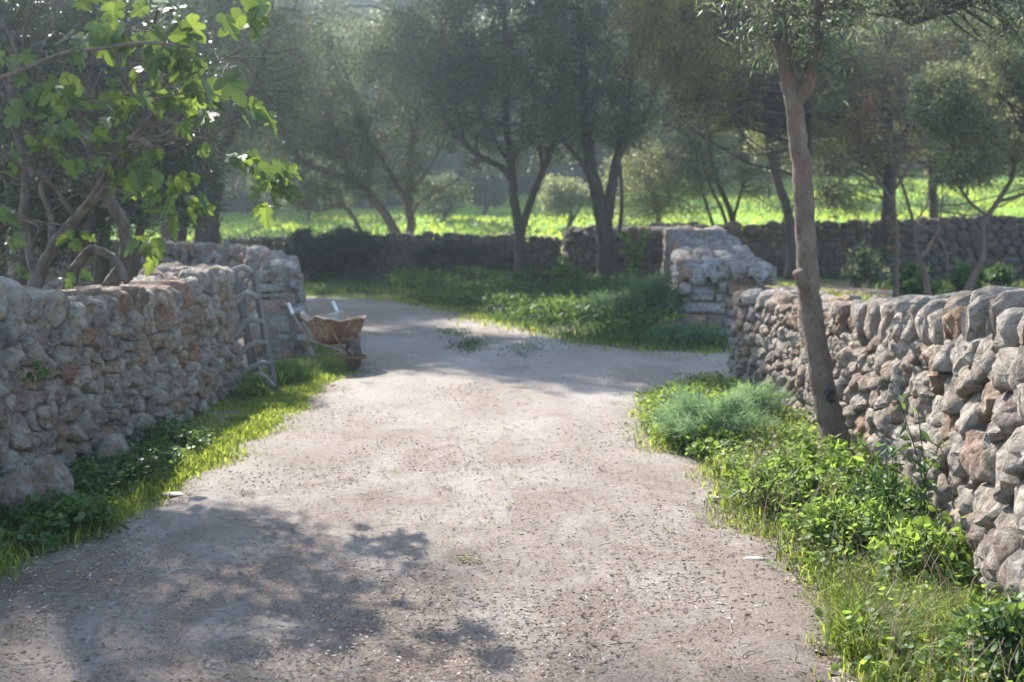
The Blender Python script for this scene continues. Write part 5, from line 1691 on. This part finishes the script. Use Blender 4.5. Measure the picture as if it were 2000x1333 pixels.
tube(mb, [(0, -.075, 0), (0, .075, 0)], .012, 10)
local(mb, 'rim', RUST, wheel)

# ------------------------------------------------------------------ boulder, loose stones, litter
def rock(name, label, loc, size, seed, mat=STONE, cat='stone', flat=False, group=None):
    import bmesh
    bm = bmesh.new()
    bmesh.ops.create_icosphere(bm, subdivisions=4 if max(size) > .2 else 2, radius=1)
    R = random.Random(seed)
    pl = [(Vector((R.gauss(0, 1), R.gauss(0, 1), R.gauss(0, 1))).normalized(), R.uniform(.6, .95)) for _ in range(11)]
    for v in bm.verts:
        dn = v.co.normalized()
        r = sum(max(0, dn.dot(n_) / dd) ** 9 for n_, dd in pl)
        r = min(1.25, (r + .25) ** (-1 / 9))
        r *= 1 + .05 * noise.fractal(dn * 3.1 + Vector((seed, 0, 0)), .8, 2, 4)
        v.co = dn * r
        v.co.x *= size[0]; v.co.y *= size[1]; v.co.z *= size[2]
    me = bpy.data.meshes.new(name); bm.to_mesh(me); bm.free()
    for p in me.polygons: p.use_smooth = True
    me.materials.append(mat)
    o = bpy.data.objects.new(name, me); COL.objects.link(o); o.location = loc
    return tag(o, label, cat, group)


x, y = G(55, 985)
rock('boulder', 'large brownish boulder lying against the foot of left wall among dark herbs', (-2.66, 6.5, .16), (.2, .2, .23), 4, STONE, 'boulder')
x, y = G(310, 905)
rock('fallen_stone', 'reddish upright stone at the foot of left wall beside the herbs', (x - .22, y - .3, .12), (.14, .2, .2), 5, STONE)
x, y = G(1985, 1320)
rock('fallen_stone', 'rough stone half hidden in weeds in the near right corner', (x - .1, y, .05), (.16, .16, .13), 6, STONE)
PALE = simple_mat('pale_flat_chip', [(.3, (.33, .25, .2)), (.7, (.43, .36, .31))], 12)
for (px, py, w, l) in ((1395, 980, .07, 'flat pale stone chip on the lane, left of the herb mound'), (1473, 1100, .07, 'flat pale stone chip on the lane beside the right verge edge'), (340, 972, .08, 'flat pale slab by the left verge edge')):
    x, y = G(px, py)
    rock('stone_chip', l, (x, y, .02), (w, w * .6, .012), int(px), PALE, 'stone chip', group='flat chips lying on the lane')

mb = MB()
def lane_pts(n, y0, y1, pw=1.0):
    y = y0 + (y1 - y0) * R1.random(n) ** pw
    x = R1.uniform(-1, 1, n) * (.5 * y)
    x = np.clip(x, -8, 6)
    k = in_poly(LANE, x, y)
    return np.column_stack([x[k], y[k]])


# pebbles
P = lane_pts(13000, 3.2, 20, 1.6)
n = len(P)
r = .003 + .006 * R1.random(n) ** 4
oct_ = np.array([[1, 0, 0], [0, 1, 0], [-1, 0, 0], [0, -1, 0], [0, 0, .5], [0, 0, -.5]])
jit = R1.uniform(.6, 1.3, (n, 6, 1))
V = oct_[None] * jit * r[:, None, None] + np.column_stack([P, np.full(n, .02) + r * .3])[:, None, :]
T = np.array([[0, 1, 4], [1, 2, 4], [2, 3, 4], [3, 0, 4]])
mb.add(V.reshape(-1, 3), (np.arange(n)[:, None, None] * 6 + T[None]).reshape(-1, 3))
PEB = stone_mat('pebble_stone', [(0, (.24, .21, .19)), (.4, (.33, .3, .27)), (.7, (.42, .39, .36)), (1, (.3, .25, .21))], lich_amt=.1)
tag(mb.obj('pebbles', PEB, smooth=False), 'loose pebbles scattered on the gravel lane', 'pebbles', kind='stuff')
P = lane_pts(34000, 3.2, 19, 1.5)
n = len(P)
mb = MB()
r = .0045 + .008 * R1.random(n) ** 3
jit = R1.uniform(.6, 1.3, (n, 6, 1))
V = oct_[None] * jit * r[:, None, None] + np.column_stack([P, np.full(n, .018) + r * .2])[:, None, :]
mb.add(V.reshape(-1, 3), (np.arange(n)[:, None, None] * 6 + T[None]).reshape(-1, 3))
tag(mb.obj('gravel_stones', stone_mat('gravel_stone_pale', [(0, (.25, .225, .2)), (.5, (.33, .3, .27)), (1, (.42, .39, .36))], lich_amt=.1)), 'coarser pale gravel stones lying on the lane', 'gravel', kind='stuff')
# clods and dead leaves
DEAD = leaf_mat('dead_leaves', [(0, (.13, .09, .07)), (.4, (.24, .18, .13)), (.8, (.34, .29, .24)), (1, (.46, .43, .38))], (.2, .13, .07), .15, .7, .3)
mb = MB()
P = lane_pts(44000, 3.2, 17, 1.8)
f = np.array([noise.noise(Vector((x * 1.1, y * .8, 1.7))) for x, y in P])
P = P[f + .15 * (R1.random(len(P)) - .5) > np.interp(P[:, 1], [3.5, 7, 15], [-.12, .0, .2])]
n = len(P)
a = R1.uniform(0, 6.28, n)
C = np.column_stack([P, np.full(n, .024)])
leaves(mb, C, .024, .008, R1, 0, dirs=np.column_stack([np.cos(a) * 3, np.sin(a) * 3, np.zeros(n)]), spread=.5, fold=.12)
tag(mb.obj('leaf_litter', DEAD), 'dry fallen leaves strewn over the near part of the lane', 'leaf litter', kind='stuff')
# twigs
mb = MB()
P = lane_pts(1400, 3.2, 11, 1.8)
for (x, y) in P:
    a = R1.uniform(0, 3.14); L = R1.uniform(.02, .11)
    d = np.array([math.cos(a), math.sin(a), 0]) * L / 2
    p = np.array([x, y, .024])
    tube(mb, np.array([p - d, p + np.array([R1.normal() * L * .08, R1.normal() * L * .08, .006]), p + d]), R1.uniform(.001, .0022), 3, cap=False)
TWIG = simple_mat('dry_twig', [(.3, (.1, .075, .06)), (.7, (.32, .27, .23))], 3)
tag(mb.obj('fallen_twigs', TWIG), 'thin dry twigs scattered on the near part of the lane', 'twigs', kind='stuff')

x, y = G(915, 1106)
mb = MB()
t = np.linspace(0, 1, 9)
C = np.column_stack([x - .05 + .11 * t, y + .02 * np.sin(t * 3), np.full(9, .026)])
tube(mb, C, .0015, 4)
C2 = np.repeat(C, 2, axis=0)
leaves(mb, C2, .045, .011, R1, -.5)
tag(mb.obj('fallen_sprig', L_SAGE), 'small fallen leafy sprig lying in the middle of the near lane', 'sprig')

# ------------------------------------------------------------------ hazy air, thickened to imitate lens glare near the sun
bpy.context.view_layer.update()
mb = MB()
box(mb, (0, 60, 16.5), (260, 150, 37))
# kept inside the sky; reaches from behind the camera past the wood
hz = bpy.data.materials.new('thin_glare_haze')
hz.use_nodes = True
nt = hz.node_tree
nt.nodes.remove(nt.nodes['Principled BSDF'])
pv = nt.nodes.new('ShaderNodeVolumePrincipled')
pv.inputs['Color'].default_value = (.74, .9, 1, 1)
pv.inputs['Density'].default_value = .0019
pv.inputs['Anisotropy'].default_value = .72
nt.links.new(pv.outputs[0], nt.nodes['Material Output'].inputs['Volume'])
HAZE = True
if HAZE:
    tag(mb.obj('glare_haze', hz, smooth=False), kind='stuff')
